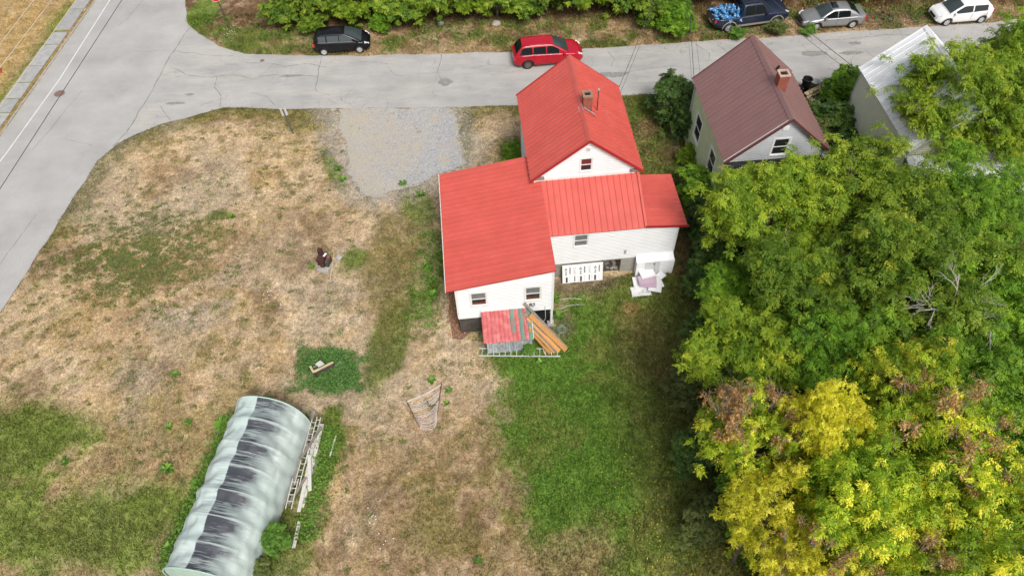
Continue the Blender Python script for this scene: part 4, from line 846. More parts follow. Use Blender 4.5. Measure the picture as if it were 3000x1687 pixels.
def tree_meshes(seed, r=3., zc=5.4, n=8000, nl=6, lob=19, ll=.14, lw=.03, Lr=.25, flat=.75, limb=True, narrow=1.0):
    rng = np.random.default_rng(seed); rd = random.Random(seed)
    lobes = [(0, 0, zc+.3*r, .42*r)]
    for i in range(lob):
        a = 2*PI*i/lob*1.9+rd.uniform(-.4, .4); q = rd.uniform(.45, .8)*r; lobes.append((q*math.cos(a), q*math.sin(a), zc+rd.uniform(-.55, .6)*r*flat, rd.uniform(.17, .32)*r))
    k = 13; tp, d, li = crown_points(rng, lobes, n//k, .3); tp = tp*np.array((1, 1, 1))+d*(rng.exponential(.3, n//k)*r/3)[:, None]
    tj = rng.random(n//k); ts = np.repeat(rng.uniform(.75, 1.25, n//k), k); tp, d, li, tj = [np.repeat(q, k, 0) for q in (tp, d, li, tj)]; n = len(tp)
    P = tp+rng.normal(0, .085, (n, 3))*(r/3)+np.array((0, 0, .05)); az = rng.uniform(0, 2*PI, n); V, F, own = sprays(P, az, rng.uniform(-.05, .7, n), nl, Lr, ll, lw)
    lt = rng.random(len(lobes)); cn = .5+.5*np.sin(P[:, 0]*2.1+P[:, 2]*1.3)*np.sin(P[:, 1]*2.4+1.); ti = np.clip(.2*lt[li]+.12*cn+.46*tj+.22*rng.random(n), 0, 1)[own]
    ti = np.clip(ti+rng.normal(0, .05, len(ti)), 0, 1)
    crown = np_mesh('crown', V, F, None, ti)
    b = MB(); b.tube([(0, 0, -.2), (.06*r, .03, zc*.35), (-.05*r, .06, zc*.7), (0, 0, zc)], [.065*r, .055*r, .045*r, .03*r], 8); trunk = b.mesh('trunk', MT['bark'], True)
    b = MB()
    for (x, y, z, q) in lobes[1:]:
        st = Vector((0, 0, zc*rd.uniform(.35, .75))); e = Vector((x, y, z)); mid = st.lerp(e, .5)+Vector((rd.uniform(-.3, .3), rd.uniform(-.3, .3), rd.uniform(-.1, .4)))
        b.tube([st, mid, e], [.028*r, .018*r, .009*r], 5, False)
        for k in range(9):
            dd = Vector((rd.gauss(0, 1), rd.gauss(0, 1), rd.gauss(.4, .7))).normalized()*q*rd.uniform(.8, 1.12); m1 = e+dd*.5+Vector((0, 0, .08)); b.tube([e.lerp(mid, rd.random()*.3), m1, e+dd], [.012, .009, .004], 4, False)
    branches = b.mesh('branch', MT['twig'], True)
    return crown, trunk, branches
def plant(name, label, cat, meshes, x, y, s, sz, rot, mat, group=None, extra=None, z=0.):
    t = thing(name, label, cat, (x, y, z), rot, group); t.scale = (s, s, sz)
    c = link('crown', meshes[0], t)
    if not meshes[0].materials: meshes[0].materials.append(mat)
    c.material_slots[0].link = 'OBJECT'; c.material_slots[0].material = mat
    if meshes[1]: link('trunk', meshes[1], t)
    if meshes[2]: link('branch', meshes[2], t)
    if extra:
        for nm, me, mt in extra:
            if not me.materials: me.materials.append(mt)
            e = link(nm, me, t); e['kind'] = 'stuff'; e.material_slots[0].link = 'OBJECT'; e.material_slots[0].material = mt
    return t
TV = [tree_meshes(100+i, n=9600 if i < 4 else 8400) for i in range(6)]+[tree_meshes(120+i, n=4200) for i in range(2)]
def dry_mesh(seed, r=3., zc=5.4, n=620, frac=.5):
    rng = np.random.default_rng(seed); rd = random.Random(seed); lobes = []
    for i in range(20):
        a = rd.uniform(0, 2*PI) if i % 4 else 0; q = rd.uniform(.3, .95)*r
        if i % 4: a = a0+rd.gauss(0, .8)
        else: a0 = rd.uniform(0, 2*PI); a = a0
        lobes.append((q*math.cos(a), q*math.sin(a), zc+rd.uniform(.55, 1.0)*r*(1.2-.75*q/r), rd.uniform(.1, .18)*r))
    P, d, li = crown_points(rng, lobes, n, .1); V, F, own = sprays(P, rng.uniform(0, 6.3, n), rng.uniform(.2, 1.2, n), 4, .2, .13, .035); 
    b = MB()
    for (x, y, z, q) in lobes:
        e = Vector((x, y, z))
        for k in range(7):
            dd = Vector((rd.gauss(0, 1), rd.gauss(0, 1), rd.gauss(.5, .6))).normalized()*q*rd.uniform(.9, 1.5); b.tube([e-Vector((x, y, r))*.25, e+dd*.4+Vector((0, 0, .05)), e+dd], [.014, .01, .005], 4, False)
    return np_mesh('dry_foliage', V, F, None, rng.random(len(F))), b.mesh('bare_twigs', MT['twig'])
DRY = [dry_mesh(300+i) for i in range(3)]
T_LIST = [  # label, x, y, r, crown height, palette, variant, extras
 ('olive green boxelder just behind the brown-roofed house', 12.9, 24.1, 3.2, 5.7, 'lime', 0, None),
 ('broad olive tree with yellow flecks hiding the white house\'s lean-to', 17.9, 24.2, 3.6, 5.6, 'lime', 1, None),
 ('tall bright green tree in front of the white-roofed house', 24.5, 30.9, 3.6, 6.2, 'lime', 2, None),
 ('large olive tree in the middle of the wood, below the broad one', 17.9, 19.2, 3.4, 6.0, 'olive', 3, None),
 ('low dark green tree at the wood\'s edge level with the foam boards', 10.8, 20.7, 1.9, 3.2, 'green', 4, None),
 ('olive tree in the wood left of the bare dead branches', 13.4, 19.9, 2.9, 5.0, 'olive', 5, None),
 ('green tree at the right picture edge level with the dead branches', 21.4, 18.4, 3.0, 5.8, 'green', 2, None),
 ('yellowish green tree at the wood\'s left edge, above the brown one', 9.8, 16.4, 2.4, 4.6, 'lime', 3, None),
 ('deep green tree in the wood between yellow-green neighbours', 13.6, 16.0, 2.5, 5.2, 'green', 1, None),
 ('green tree at right, below the bare dead branches', 18.7, 14.2, 2.8, 5.6, 'green', 0, None),
 ('green tree with a few yellow sprays near the wood\'s centre', 15.3, 13.6, 2.1, 5.9, 'ygreen', 4, None),
 ('half bare tree with brown dry leaves at the wood\'s left edge', 8.9, 12.2, 2.1, 5.6, 'ygreen', 6, [0, 1]),
 ('brightest yellow small tree in the wood, right of the brown one', 11.2, 12.2, 1.55, 6.6, 'yellow', 2, None),
 ('yellow-green tree with brown patches in the lower right wood', 15.4, 11.0, 2.6, 6.4, 'ygreen', 7, [2]),
 ('yellow tree leaning over the lawn at the wood\'s lower left', 8.9, 9.2, 1.9, 5.4, 'yellow', 7, None),
 ('yellow-green tree at lower centre of the wood', 12.0, 9.0, 2.4, 6.2, 'ygreen', 1, None),
 ('yellow-green tree in the lower right corner', 15.6, 8.2, 2.7, 6.3, 'ygreen', 4, None),
 ('yellow tree cut by the bottom edge of the picture', 9.6, 7.0, 1.7, 5.4, 'yellow', 6, [2]),
 ('yellow-green tree with some brown at the bottom edge, right of the yellow one', 12.7, 6.7, 2.1, 5.4, 'ygreen', 0, [1]),
 ('green tree at the right edge above the corner tree', 19.3, 11.2, 2.4, 5.2, 'green', 5, None),
 ('bright leafy tree right of the one in front of the white house', 26.4, 29.4, 2.4, 5.6, 'lime', 5, None),
 ('bright green tree at the right edge beside the grey metal building', 30.3, 34.4, 3.0, 6.0, 'lime', 1, None),
 ('green tree filling the wood beyond the right edge', 22.4, 24.0, 2.8, 5.2, 'green', 3, None),
]
for i, (lb, x, y, r, zc, pal, vi, ex) in enumerate(T_LIST):
    e = [('dry_foliage', DRY[k][0], LM['brown']) for k in ex]+[('bare_twigs', DRY[k][1], MT['twig']) for k in ex] if ex else None
    plant('boxelder_tree', lb, 'tree', TV[vi], x, y, r/3., zc/5.4, i*2.4, LM[pal], 'trees of the wood at right', e)
# bare dead branches rising from the wood
def twigs(b, p, d, L, r, dep, rd):
    q = p+d*L*.5+Vector((rd.uniform(-.1, .1), rd.uniform(-.1, .1), rd.uniform(-.05, .1)))*L; e = p+d*L+Vector((0, 0, -.08*L)); b.tube([p, q, e], [r, r*.75, r*.45], 5, False)
    if dep:
        for k in range(3): twigs(b, q.lerp(e, rd.random()), (d+Vector((rd.gauss(0, .5), rd.gauss(0, .5), rd.gauss(.05, .35)))).normalized(), L*rd.uniform(.45, .75), r*.55, dep-1, rd)
dt = thing('dead_tree', 'bare grey dead branches sticking out of the green wood at right', 'tree', (18.0, 16.8, 0))
b = MB(); b.tube([(0, 0, 0), (.1, 0, 3), (0, .1, 7.0)], [.14, .11, .08], 8); b.build('trunk', MT['deadwood'], dt, True)
b = MB(); rd = random.Random(5)
for d in ((.8, .5, .45), (.9, .1, .4), (-.6, .3, .5), (.3, .8, .6), (.6, -.4, .5), (-.9, -.1, .3)): twigs(b, Vector((0, .1, rd.uniform(6.0, 7.0))), Vector(d).normalized(), rd.uniform(1.1, 1.6), .04, 3, rd)
b.build('branch', MT['deadwood'], dt, True)
# shrubs
SV = [tree_meshes(200+i, r=1.6, zc=1.75, n=4200, nl=5, lob=9, ll=.15, lw=.052, Lr=.2, flat=1.0) for i in range(4)]
ORD = ['first', 'second', 'third', 'fourth', 'fifth', 'sixth', 'seventh', 'eighth', 'ninth', 'tenth', 'eleventh', 'twelfth', 'thirteenth', 'fourteenth', 'fifteenth', 'sixteenth', 'seventeenth', 'eighteenth', 'nineteenth', 'twentieth', 'twenty-first', 'twenty-second', 'twenty-third', 'twenty-fourth', 'twenty-fifth', 'twenty-sixth', 'twenty-seventh', 'twenty-eighth', 'twenty-ninth', 'thirtieth']
rd = random.Random(11); hx = -15.8; i = 0; HED = []
while hx < 40:
    y = 50.0+rd.uniform(-.3, .4)
    if 8.2 < hx < 13.8: y = 49.4
    if hx > 14: y = 51.0+rd.uniform(-.2, .4)
    HED.append((hx, y, rd.uniform(.95, 1.25))); hx += rd.uniform(1.9, 2.4)
for i, (x, y, s) in enumerate(HED):
    pal = 'hedge' if i % 4 != 2 else 'lime'
    plant('hedge_shrub', 'leafy yellow-green shrub across the street, %s from the left in the hedge' % ORD[i], 'shrub', SV[i % 4], x, y, s, s*rd.uniform(.9, 1.15), i*1.7, LM[pal], 'shrubs of the hedge across the street')
rear = []
hx = -14.5; i = 0
while hx < 42:
    plant('hedge_shrub', 'darker green shrub in the hedge\'s rear row, %s from the left' % ORD[i], 'shrub', SV[(i+1) % 4], hx, 52.8+rd.uniform(-.4, .4), 1.45, 1.35, i*2.3, LM['green' if i % 2 else 'hedge'], 'shrubs of the hedge\'s rear row'); hx += rd.uniform(2.6, 3.2); i += 1
for lb, x, y, s, sz, pal, v in (
 ('big green shrub around the utility pole at the street edge', 12.5, 47.2, 1.0, .78, 'green', 0), ('green shrub at the street edge left of the utility pole', 11.0, 48.2, .9, .8, 'hedge', 1),
 ('low shrub in front of the hedge behind the black hatchback', -13.9, 48.5, .7, .55, 'hedge', 3), ('low shrub at the hedge foot right of the black hatchback', -9.0, 48.6, .55, .45, 'green', 2),
 ('tall dark lilac between the red and the brown roofed houses', 10.9, 37.6, 1.15, 1.0, 'dark', 0), ('dark shrub against the far corner of the brown-roofed house', 11.4, 35.6, .8, .85, 'dark', 1),
 ('small yellow-green shrub at the green wall beside the dark lilac', 11.2, 33.3, .5, .4, 'lime', 2), ('green shrub below the lower green-wall window', 11.0, 30.3, .8, .75, 'green', 3),
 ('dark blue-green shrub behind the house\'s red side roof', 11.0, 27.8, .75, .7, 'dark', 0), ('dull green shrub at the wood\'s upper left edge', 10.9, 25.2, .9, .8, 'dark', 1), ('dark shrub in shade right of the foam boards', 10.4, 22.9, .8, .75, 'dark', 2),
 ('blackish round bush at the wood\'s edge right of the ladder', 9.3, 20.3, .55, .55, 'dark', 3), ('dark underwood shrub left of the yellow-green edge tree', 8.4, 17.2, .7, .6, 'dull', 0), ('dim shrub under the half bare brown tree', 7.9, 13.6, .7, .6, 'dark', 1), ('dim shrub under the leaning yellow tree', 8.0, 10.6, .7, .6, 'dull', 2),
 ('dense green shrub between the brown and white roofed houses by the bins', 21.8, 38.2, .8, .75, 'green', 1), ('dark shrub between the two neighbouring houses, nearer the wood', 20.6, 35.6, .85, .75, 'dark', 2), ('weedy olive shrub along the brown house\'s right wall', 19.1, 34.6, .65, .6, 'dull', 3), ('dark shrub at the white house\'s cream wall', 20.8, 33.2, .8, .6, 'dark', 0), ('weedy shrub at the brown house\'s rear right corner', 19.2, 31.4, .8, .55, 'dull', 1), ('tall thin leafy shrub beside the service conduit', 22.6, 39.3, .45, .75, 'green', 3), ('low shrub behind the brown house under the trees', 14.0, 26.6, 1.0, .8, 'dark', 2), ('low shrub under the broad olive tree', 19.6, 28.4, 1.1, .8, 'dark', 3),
 ('dark low shrub at the garage corner beside the main house', .5, 34.3, .5, .35, 'green', 0), ('bright leafy vine growing through the ladder', .75, 19.9, .22, .24, 'weed', 1),
 ('grey-green bush at the pickup\'s front wheel', 19.9, 46.2, .42, .35, 'dull', 2), ('weed bush at the pickup\'s rear wheel', 16.9, 46.0, .38, .26, 'weed', 3), ('tall weeds in front of the silver sedan\'s nose', 22.2, 46.1, .32, .24, 'weed', 0),
 ('overgrown weed bush at the tent\'s right side near the bottom edge', -10.6, 10.6, .42, .42, 'weed', 1), ('yellow-tinged bush at the tent\'s lower right corner', -11.0, 9.5, .26, .28, 'dull', 2)):
    plant('shrub', lb, 'shrub', SV[v], x, y, s, sz, x*3.1, LM[pal], None)
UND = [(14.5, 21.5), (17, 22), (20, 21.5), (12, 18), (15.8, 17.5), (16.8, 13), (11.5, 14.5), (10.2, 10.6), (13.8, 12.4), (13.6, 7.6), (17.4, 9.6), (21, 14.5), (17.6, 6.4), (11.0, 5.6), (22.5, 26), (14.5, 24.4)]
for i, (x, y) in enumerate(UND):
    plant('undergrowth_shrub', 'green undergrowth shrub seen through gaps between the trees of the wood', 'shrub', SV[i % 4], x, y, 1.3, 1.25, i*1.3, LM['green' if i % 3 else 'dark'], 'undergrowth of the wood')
# broad-leaved weeds in the lawn
def weed_mesh(seed, n=22, L=.28):
    rng = np.random.default_rng(seed); az = rng.uniform(0, 2*PI, n); P = np.zeros((n, 3)); P[:, 2] = .03; el = rng.uniform(.1, .9, n); ln = L*rng.uniform(.6, 1.2, n); w = ln*.17
    d = np.c_[np.cos(az)*np.cos(el), np.sin(az)*np.cos(el), np.sin(el)]; s = np.c_[-np.sin(az), np.cos(az), np.zeros(n)]
    m = P+d*ln[:, None]*.55; e = P+d*ln[:, None]*np.array((1, 1, .45)); V = np.stack([P, m+s*w[:, None], e, m-s*w[:, None]], 1).reshape(-1, 3); return np_mesh('weed_plant', V, np.arange(4*n).reshape(-1, 4), LM['weed'], rng.random(n))
WM = [weed_mesh(400+i, 26+6*i) for i in range(3)]
for i, (lb, x, y, s) in enumerate((
 ('large green burdock rosette in the dry grass left of the tent', -16.39, 14.3, 1.7), ('single bright weed in the grass at far lower left', -21.29, 14.88, 1.1), ('small weed beside the wheel tracks', -17.28, 19.49, .8), ('weed in dry grass above the tent\'s far left corner', -15.9, 16.7, 1.0), ('weed left of the tent\'s far end, the further left', -16.8, 16.5, 1.0), ('bushy weed at the tent\'s far left corner', -14.3, 16.6, 1.6),
 ('round weed alone in the field near the faint wheel track', -16.58, 30.14, 1.3), ('weed at the gravel drive\'s left edge', -10.6, 33.9, 1.4), ('second weed down the gravel drive\'s left edge', -10.2, 33.0, 1.2), ('weed tuft at the gravel drive\'s lower end', -6.42, 32.4, 1.3), ('weed tuft between gravel drive and garage', -5.3, 31.4, 1.4), ('leafy weed in the green strip beside the garage', -4.6, 25.6, 1.5), ('leafy weed at the garage\'s near left corner', -4.3, 23.8, 1.5), ('second leafy weed in the strip beside the garage', -4.4, 24.8, 1.6), ('weed above the hammock\'s right corner', -4.2, 18.5, 1.1), ('weed right of the hammock\'s upper bar', -3.3, 17.9, 1.0), ('small weed below the hammock\'s upper corner', -3.4, 17.2, .8), ('weed at the tent\'s left side, halfway down', -14.9, 13.6, 1.1), ('weed at the tent\'s left side near the bottom edge', -15.4, 10.6, 1.5), ('pale weed near the picture\'s bottom edge below the house', -1.9, 9.6, 1.0), ('weed on the lawn behind the lumber pile', 2.4, 22.1, 1.6), ('leafy weed beside the foundation behind the garage', 2.3, 23.2, 1.7), ('weed at the right end of the fallen ladder', 1.3, 19.3, 1.2), ('weed clump left of the stove in dry grass', -11.2, 26.1, .9))):
    o = link('weed_plant', WM[i % 3]); o.location = (x, y, 0); o.rotation_euler = (0, 0, i*1.1); o.scale = (s, s, s); tag(o, lb, 'weed', 'broad-leaved weeds in the lawn')
# clover and low herbs, too many to count
def clover(name, n, fx, label, size=.05, pal='clover', hz=.16):
    x, y = fx(n); n = len(x); P = np.c_[x, y, RNG.uniform(.02, hz, n)]; V, F, own = sprays(P, RNG.uniform(0, 6.3, n), RNG.uniform(-.4, .5, n), 4, size*.5, size, size*.35, 1.5); tag(link(name, np_mesh(name, V, F, LM[pal], RNG.random(n)[own])), label, 'plants', kind='stuff')
def fx_c(n):
    x = RNG.uniform(-11.6, -7.4, n); y = RNG.uniform(17.6, 21.6, n); m = ell(x, y, -9.5, 19.6, 1.5, 1.45, 0, 1.1, 1, .35, .9); k = RNG.random(n) < m; return x[k], y[k]
clover('clover_patch', 9000, fx_c, 'green clover growing round the broken bench')
def fx_t(n):
    t = RNG.random(n); side = RNG.random(n) < .45; x = np.where(side, -13.75-1.42*t+RNG.normal(-.25, .18, n), -8.95-.5*t+RNG.normal(0, .35, n)); y = np.where(side, 17-7.2*t, 16.2-5.5*t); return x, y
clover('tent_weeds', 2600, fx_t, 'weeds growing along both sides of the tent', .065, 'weed', .2)
def fx_r(n):
    x = RNG.normal(1.6, 1.9, n); y = RNG.uniform(9, 23, n); k = (x > -1.4) & (x < 5.5) & (RNG.random(n) < ell(x, y, 1.8, 17.4, 2.8, 5.8, 8, .4, 2, .5)) & free(x, y); return x[k], y[k]
clover('lawn_herbs', 9000, fx_r, 'lush herbs in the green lawn behind the house', .055, 'weed', .09)
def fx_g(n):
    x = RNG.normal(-4.6, .55, n); y = RNG.uniform(21.6, 28.5, n); return x, y
clover('garage_weeds', 700, fx_g, 'weeds in the strip along the garage', .07, 'weed', .2)
def fx_v(n):
    x = RNG.uniform(-24, 37, n); e = np.interp(x, [p[0] for p in N_EDGE[1:]], [p[1] for p in N_EDGE[1:]]); y = e+RNG.uniform(.2, 4.2, n); k = (fbm(x, y, 1.3, 6) > .54) & (RNG.random(n) < .8); return x[k], y[k]
clover('verge_weeds', 15000, fx_v, 'weeds of the verge across the street', .08, 'weed', .32)
def fx_d(n):
    m = n//26; a = RNG.random(m) < .6; cx = np.where(a, RNG.normal(-21.2, 2.3, m), RNG.uniform(-27, -1, m)); cy = np.where(a, 27.4+RNG.normal(0, 1.7, m), RNG.uniform(9, 38.5, m)); r_ = np.repeat(RNG.uniform(.05, .16, m), 26)
    x = np.repeat(cx, 26)+RNG.normal(0, 1, m*26)*r_*1.25; y = np.repeat(cy, 26)+RNG.normal(0, 1, m*26)*r_*.8; k = free(x, y); return x[k], y[k]
LM['clump'] = leafmat('leaf_clump', (.07, .09, .025), (.14, .17, .045), (.22, .26, .07), .25)
clover('field_clumps', 24000, fx_d, 'low green clumps scattered in the dry field', .045, 'clump', .06)
def fx_s(n):
    x = RNG.uniform(12, 32, n); y = RNG.uniform(25, 40, n); k = (fbm(x, y, 1.5, 2) > .42); bx = (np.abs(x-14.4) < 2.9) | (np.abs(x-24.3) < 2.9); k &= ~(bx & (y > 28.5) & (y < 36.2)); return x[k], y[k]
clover('yard_weeds', 9000, fx_s, 'tall weeds in the yards behind the neighbouring houses', .1, 'dull', .6)
fl = MB()
for (cx, cy, n_, sp) in ((-20.5, 49.0, 26, .35), (-13.4, 24.4, 9, .3), (-12.7, 24.1, 5, .2), (-17.6, 24.9, 6, .25), (-6.6, 11.8, 6, .2), (-5.9, 10.6, 5, .2), (-13, 23.5, 4, .3)):
    for k in range(n_):
        fl.lathe([(.001, .0), (.028, .01), (.02, .025), (.001, .028)], 6, Matrix.Translation((cx+random.gauss(0, sp), cy+random.gauss(0, sp), random.uniform(.08, .25))))
tag(fl.build('white_flowers', MT['foam_white'], None), 'tiny white flowers dotted in the grass and verge', 'flowers', kind='stuff')
pf = thing('pink_flower_bush', 'dull pink flowering bush between the two neighbouring houses', 'shrub', (19.6, 37.2, 0)); pf.scale = (.42, .42, .45)
c = link('crown', SV[1][0], pf); c.material_slots[0].link = 'OBJECT'; c.material_slots[0].material = LM['dull']; link('branch', SV[1][2], pf)
b = MB()
for k in range(60):
    a, q = random.uniform(0, 6.3), random.uniform(0, 1.5); b.lathe([(.001, -.05), (.11, 0), (.001, .06)], 6, Matrix.Translation((q*math.cos(a), q*math.sin(a), 2.6+random.uniform(-.4, .4)-.25*q*q)))
tag(b.build('blossom', MT['flower_pink'], pf), kind='stuff')

# ================================================================ THINGS IN THE YARD
# ---- hoop tent
def tent():
    c0, c1 = Vector((-13.17, 9.0, 0)), Vector((-11.62, 16.6, 0)); ax = (c1-c0); Lt = ax.length
    t = thing('hoop_tent', 'long arched shelter of pale green tarp with dark mildew stains', 'tent', c0, math.atan2(-ax.x, ax.y))
    ns, nt_ = 56, 110; a_, b_ = 1.8, 2.4; hoops = [0, .14, .285, .43, .575, .72, .865, 1.0]; V = []; UVs = []
    for j in range(nt_+1):
        tt = j/nt_; k = max(i for i in range(7) if hoops[i] <= tt+1e-6); f = (tt-hoops[k])/(hoops[k+1]-hoops[k]); sag = .055*math.sin(PI*f)**.9
        for i in range(ns+1):
            s = i/ns; an = PI*(1-s); sx = math.copysign(abs(math.cos(an))**.85, math.cos(an)); sz = abs(math.sin(an))**.8
            wr = .03*float(vnoise(s*3.2*9, tt*Lt*2.2, 1., 2)-.5)*2+.018*math.sin(tt*Lt*9+3*math.sin(s*9))*math.exp(-((f-.5)/.6)**2)
            q = 1-sag*math.sin(an)**.7+wr*.6
            y_ = tt*Lt-.18*(1-math.sin(an))*(1 if tt > .5 else -1)*abs(tt-.5)*2*0
            V.append((a_*sx*q, y_, max(b_*sz*q+.0, .01))); UVs.append((s, tt))
    F = [(j*(ns+1)+i, j*(ns+1)+i+1, (j+1)*(ns+1)+i+1, (j+1)*(ns+1)+i) for j in range(nt_) for i in range(ns)]
    me = bpy.data.meshes.new('tarp'); me.from_pydata(V, [], F); me.update(); uv = me.uv_layers.new(name='UVMap')
    li = np.zeros(len(me.loops), np.int32); me.loops.foreach_get('vertex_index', li); uv.data.foreach_set('uv', np.array(UVs, np.float32)[li].ravel())
    me.polygons.foreach_set('use_smooth', [True]*len(me.polygons))
    m, tr, b = nodes('tarp'); L = tr.links.new; u = N(tr, 'ShaderNodeUVMap'); sp = N(tr, 'ShaderNodeSeparateXYZ'); L(u.outputs[0], sp.inputs[0])
    def mth(op, a, c=None, v=None):
        n = N(tr, 'ShaderNodeMath', operation=op); L(a, n.inputs[0])
        if c is not None: L(c, n.inputs[1])
        elif v is not None: n.inputs[1].default_value = v
        return n.outputs[0]
    def ns_(scale, sc, detail=6., rough=.6):
        mp = N(tr, 'ShaderNodeMapping'); mp.inputs['Scale'].default_value = sc; L(u.outputs[0], mp.inputs[0]); n = N(tr, 'ShaderNodeTexNoise', Scale=scale, Detail=detail, Roughness=rough); L(mp.outputs[0], n.inputs['Vector']); return n.outputs['Fac']
    strk = ns_(1., (5, 70, 1)); big = ns_(1., (3, 7.5, 1), 4.); fine = ns_(1., (30, 34, 1), 5.)
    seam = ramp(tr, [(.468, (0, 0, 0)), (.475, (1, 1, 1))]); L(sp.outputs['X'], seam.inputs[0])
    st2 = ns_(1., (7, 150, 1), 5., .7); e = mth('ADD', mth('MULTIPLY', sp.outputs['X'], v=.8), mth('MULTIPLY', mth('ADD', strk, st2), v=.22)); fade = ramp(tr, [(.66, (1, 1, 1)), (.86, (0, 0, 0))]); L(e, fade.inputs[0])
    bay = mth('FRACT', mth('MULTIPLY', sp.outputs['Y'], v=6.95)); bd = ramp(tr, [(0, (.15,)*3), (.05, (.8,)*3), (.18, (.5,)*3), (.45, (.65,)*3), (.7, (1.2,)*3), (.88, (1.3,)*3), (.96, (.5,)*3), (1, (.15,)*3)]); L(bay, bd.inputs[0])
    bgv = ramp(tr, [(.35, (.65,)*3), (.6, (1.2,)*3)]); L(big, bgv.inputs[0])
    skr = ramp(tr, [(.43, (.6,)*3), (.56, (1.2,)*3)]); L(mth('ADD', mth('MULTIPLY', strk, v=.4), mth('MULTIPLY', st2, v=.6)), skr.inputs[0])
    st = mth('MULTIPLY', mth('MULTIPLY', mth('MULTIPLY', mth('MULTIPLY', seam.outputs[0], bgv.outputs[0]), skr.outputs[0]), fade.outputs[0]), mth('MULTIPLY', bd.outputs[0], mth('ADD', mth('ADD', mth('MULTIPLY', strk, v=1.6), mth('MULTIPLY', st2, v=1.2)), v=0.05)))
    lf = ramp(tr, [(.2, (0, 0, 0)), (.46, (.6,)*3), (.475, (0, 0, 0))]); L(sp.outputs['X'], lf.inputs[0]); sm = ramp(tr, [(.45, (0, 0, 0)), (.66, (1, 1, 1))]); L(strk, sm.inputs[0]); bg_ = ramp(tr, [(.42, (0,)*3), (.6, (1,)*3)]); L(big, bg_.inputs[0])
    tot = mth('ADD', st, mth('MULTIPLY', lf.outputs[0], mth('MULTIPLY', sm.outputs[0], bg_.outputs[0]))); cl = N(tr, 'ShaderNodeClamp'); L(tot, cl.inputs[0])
    base = ramp(tr, [(.3, (.44, .53, .50)), (.7, (.54, .62, .59))]); L(big, base.inputs[0])
    mx = N(tr, 'ShaderNodeMix', data_type='RGBA'); L(cl.outputs[0], mx.inputs[0]); L(base.outputs[0], mx.inputs[6]); mx.inputs[7].default_value = (.05, .054, .066, 1)
    L(mx.outputs[2], b.inputs['Base Color']); b.inputs['Roughness'].default_value = .55; b.inputs['Specular IOR Level'].default_value = .35
    bp = N(tr, 'ShaderNodeBump', Strength=.35, Distance=.03); L(mth('ADD', strk, fine), bp.inputs['Height']); L(bp.outputs[0], b.inputs['Normal'])
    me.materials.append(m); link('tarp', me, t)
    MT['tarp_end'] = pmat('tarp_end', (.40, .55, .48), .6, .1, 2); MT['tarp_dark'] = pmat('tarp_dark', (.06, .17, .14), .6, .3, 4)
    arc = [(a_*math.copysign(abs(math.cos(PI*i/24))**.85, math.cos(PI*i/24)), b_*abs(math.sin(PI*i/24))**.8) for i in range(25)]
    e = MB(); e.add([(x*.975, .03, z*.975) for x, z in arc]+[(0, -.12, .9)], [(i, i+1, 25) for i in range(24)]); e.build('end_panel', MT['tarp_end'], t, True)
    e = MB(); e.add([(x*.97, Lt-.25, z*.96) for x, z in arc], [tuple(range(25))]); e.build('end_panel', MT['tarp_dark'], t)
    for yy in (-.015, Lt+.0): 
        e = MB(); e.tube([(x*1.0, yy, z*1.0) for x, z in arc], .03, 6); e.build('end_hoop', MT['tarp_end'], t, True)
    for s in (-1, 1):
        e = MB(); e.box(s*1.83-.05, s*1.83+.05, 0, Lt, -.02, .07); e.build('base_rail', MT['wood_grey'], t)
    e = MB(); e.tube([(-1.85, -.05, .25), (-1.95, -.1, .12), (-1.9, -.14, .02)], .05, 6); e.build('tie_end', MT['tarp_dark'], t, True)
tent()
# ---- old ladders and boards beside the tent
def ladder(name, label, a, b_, w, rung, mat, z, thick=.05, skip=(), tilt=0):
    a, b_ = Vector((*a, z)), Vector((*b_, z)); d = (b_-a).normalized(); s = Vector((-d.y, d.x, 0)); L = (b_-a).length; t = thing(name, label, 'ladder', (0, 0, 0))
    for k in (-1, 1):
        m = MB(); m.bar(a+s*w/2*k, b_+s*w/2*k, thick*.7, thick*1.4); m.build('rail', mat, t)
    n = int(L/rung)
    for i in range(n):
        if i in skip: continue
        p = a+d*(rung*(i+.5)); m = MB(); m.bar(p-s*w/2, p+s*w/2, thick*.6, thick*.6); m.build('rung', mat, t)
    c_ = (a+b_)/2; t.location = c_
    for ch_ in t.children: ch_.location = -c_
    return t
ladder('aluminium_ladder', 'pale aluminium ladder lying in the grass in front of the plank shed', (-1.8, 20.02), (2.33, 19.8), .44, .295, MT['alu'], .1)
ladder('wooden_ladder', 'peeling white ladder lying beside the tent, nearer the tent', (-9.72, 16.45), (-10.08, 13.2), .22, .3, MT['wood_white'], .3, .045)
ladder('wooden_ladder', 'second peeling white ladder lying on the boards by the tent', (-9.5, 16.55), (-9.72, 14.2), .18, .3, MT['wood_white'], .34, .045)
ladder('wooden_ladder', 'short white ladder piece lying low near the tent\'s weeds', (-10.18, 13.5), (-10.3, 12.1), .26, .3, MT['wood_white'], .3, .05)
def board(label, a, b_, w, h, mat, up=(0, 0, 1), name='board', cat='board', group=None):
    m = MB(); a, b_ = Vector(a), Vector(b_); c = a.copy(); m.bar((0, 0, 0), b_-a, w, h, up); o = m.build(name, MT[mat], None); o.location = c; return tag(o, label, cat, group)
board('long grey board lying between the tent and the white ladders', (-9.85, 17.04, .12), (-10.4, 13.0, .12), .16, .05, 'wood_grey')
board('pale board under the white ladders, nearest the weeds', (-9.38, 16.3, .1), (-9.78, 12.2, .1), .2, .05, 'wood_white')
board('grey-white board in the middle of the pile by the tent', (-9.62, 15.6, .16), (-9.86, 12.0, .16), .16, .05, 'wood_white')
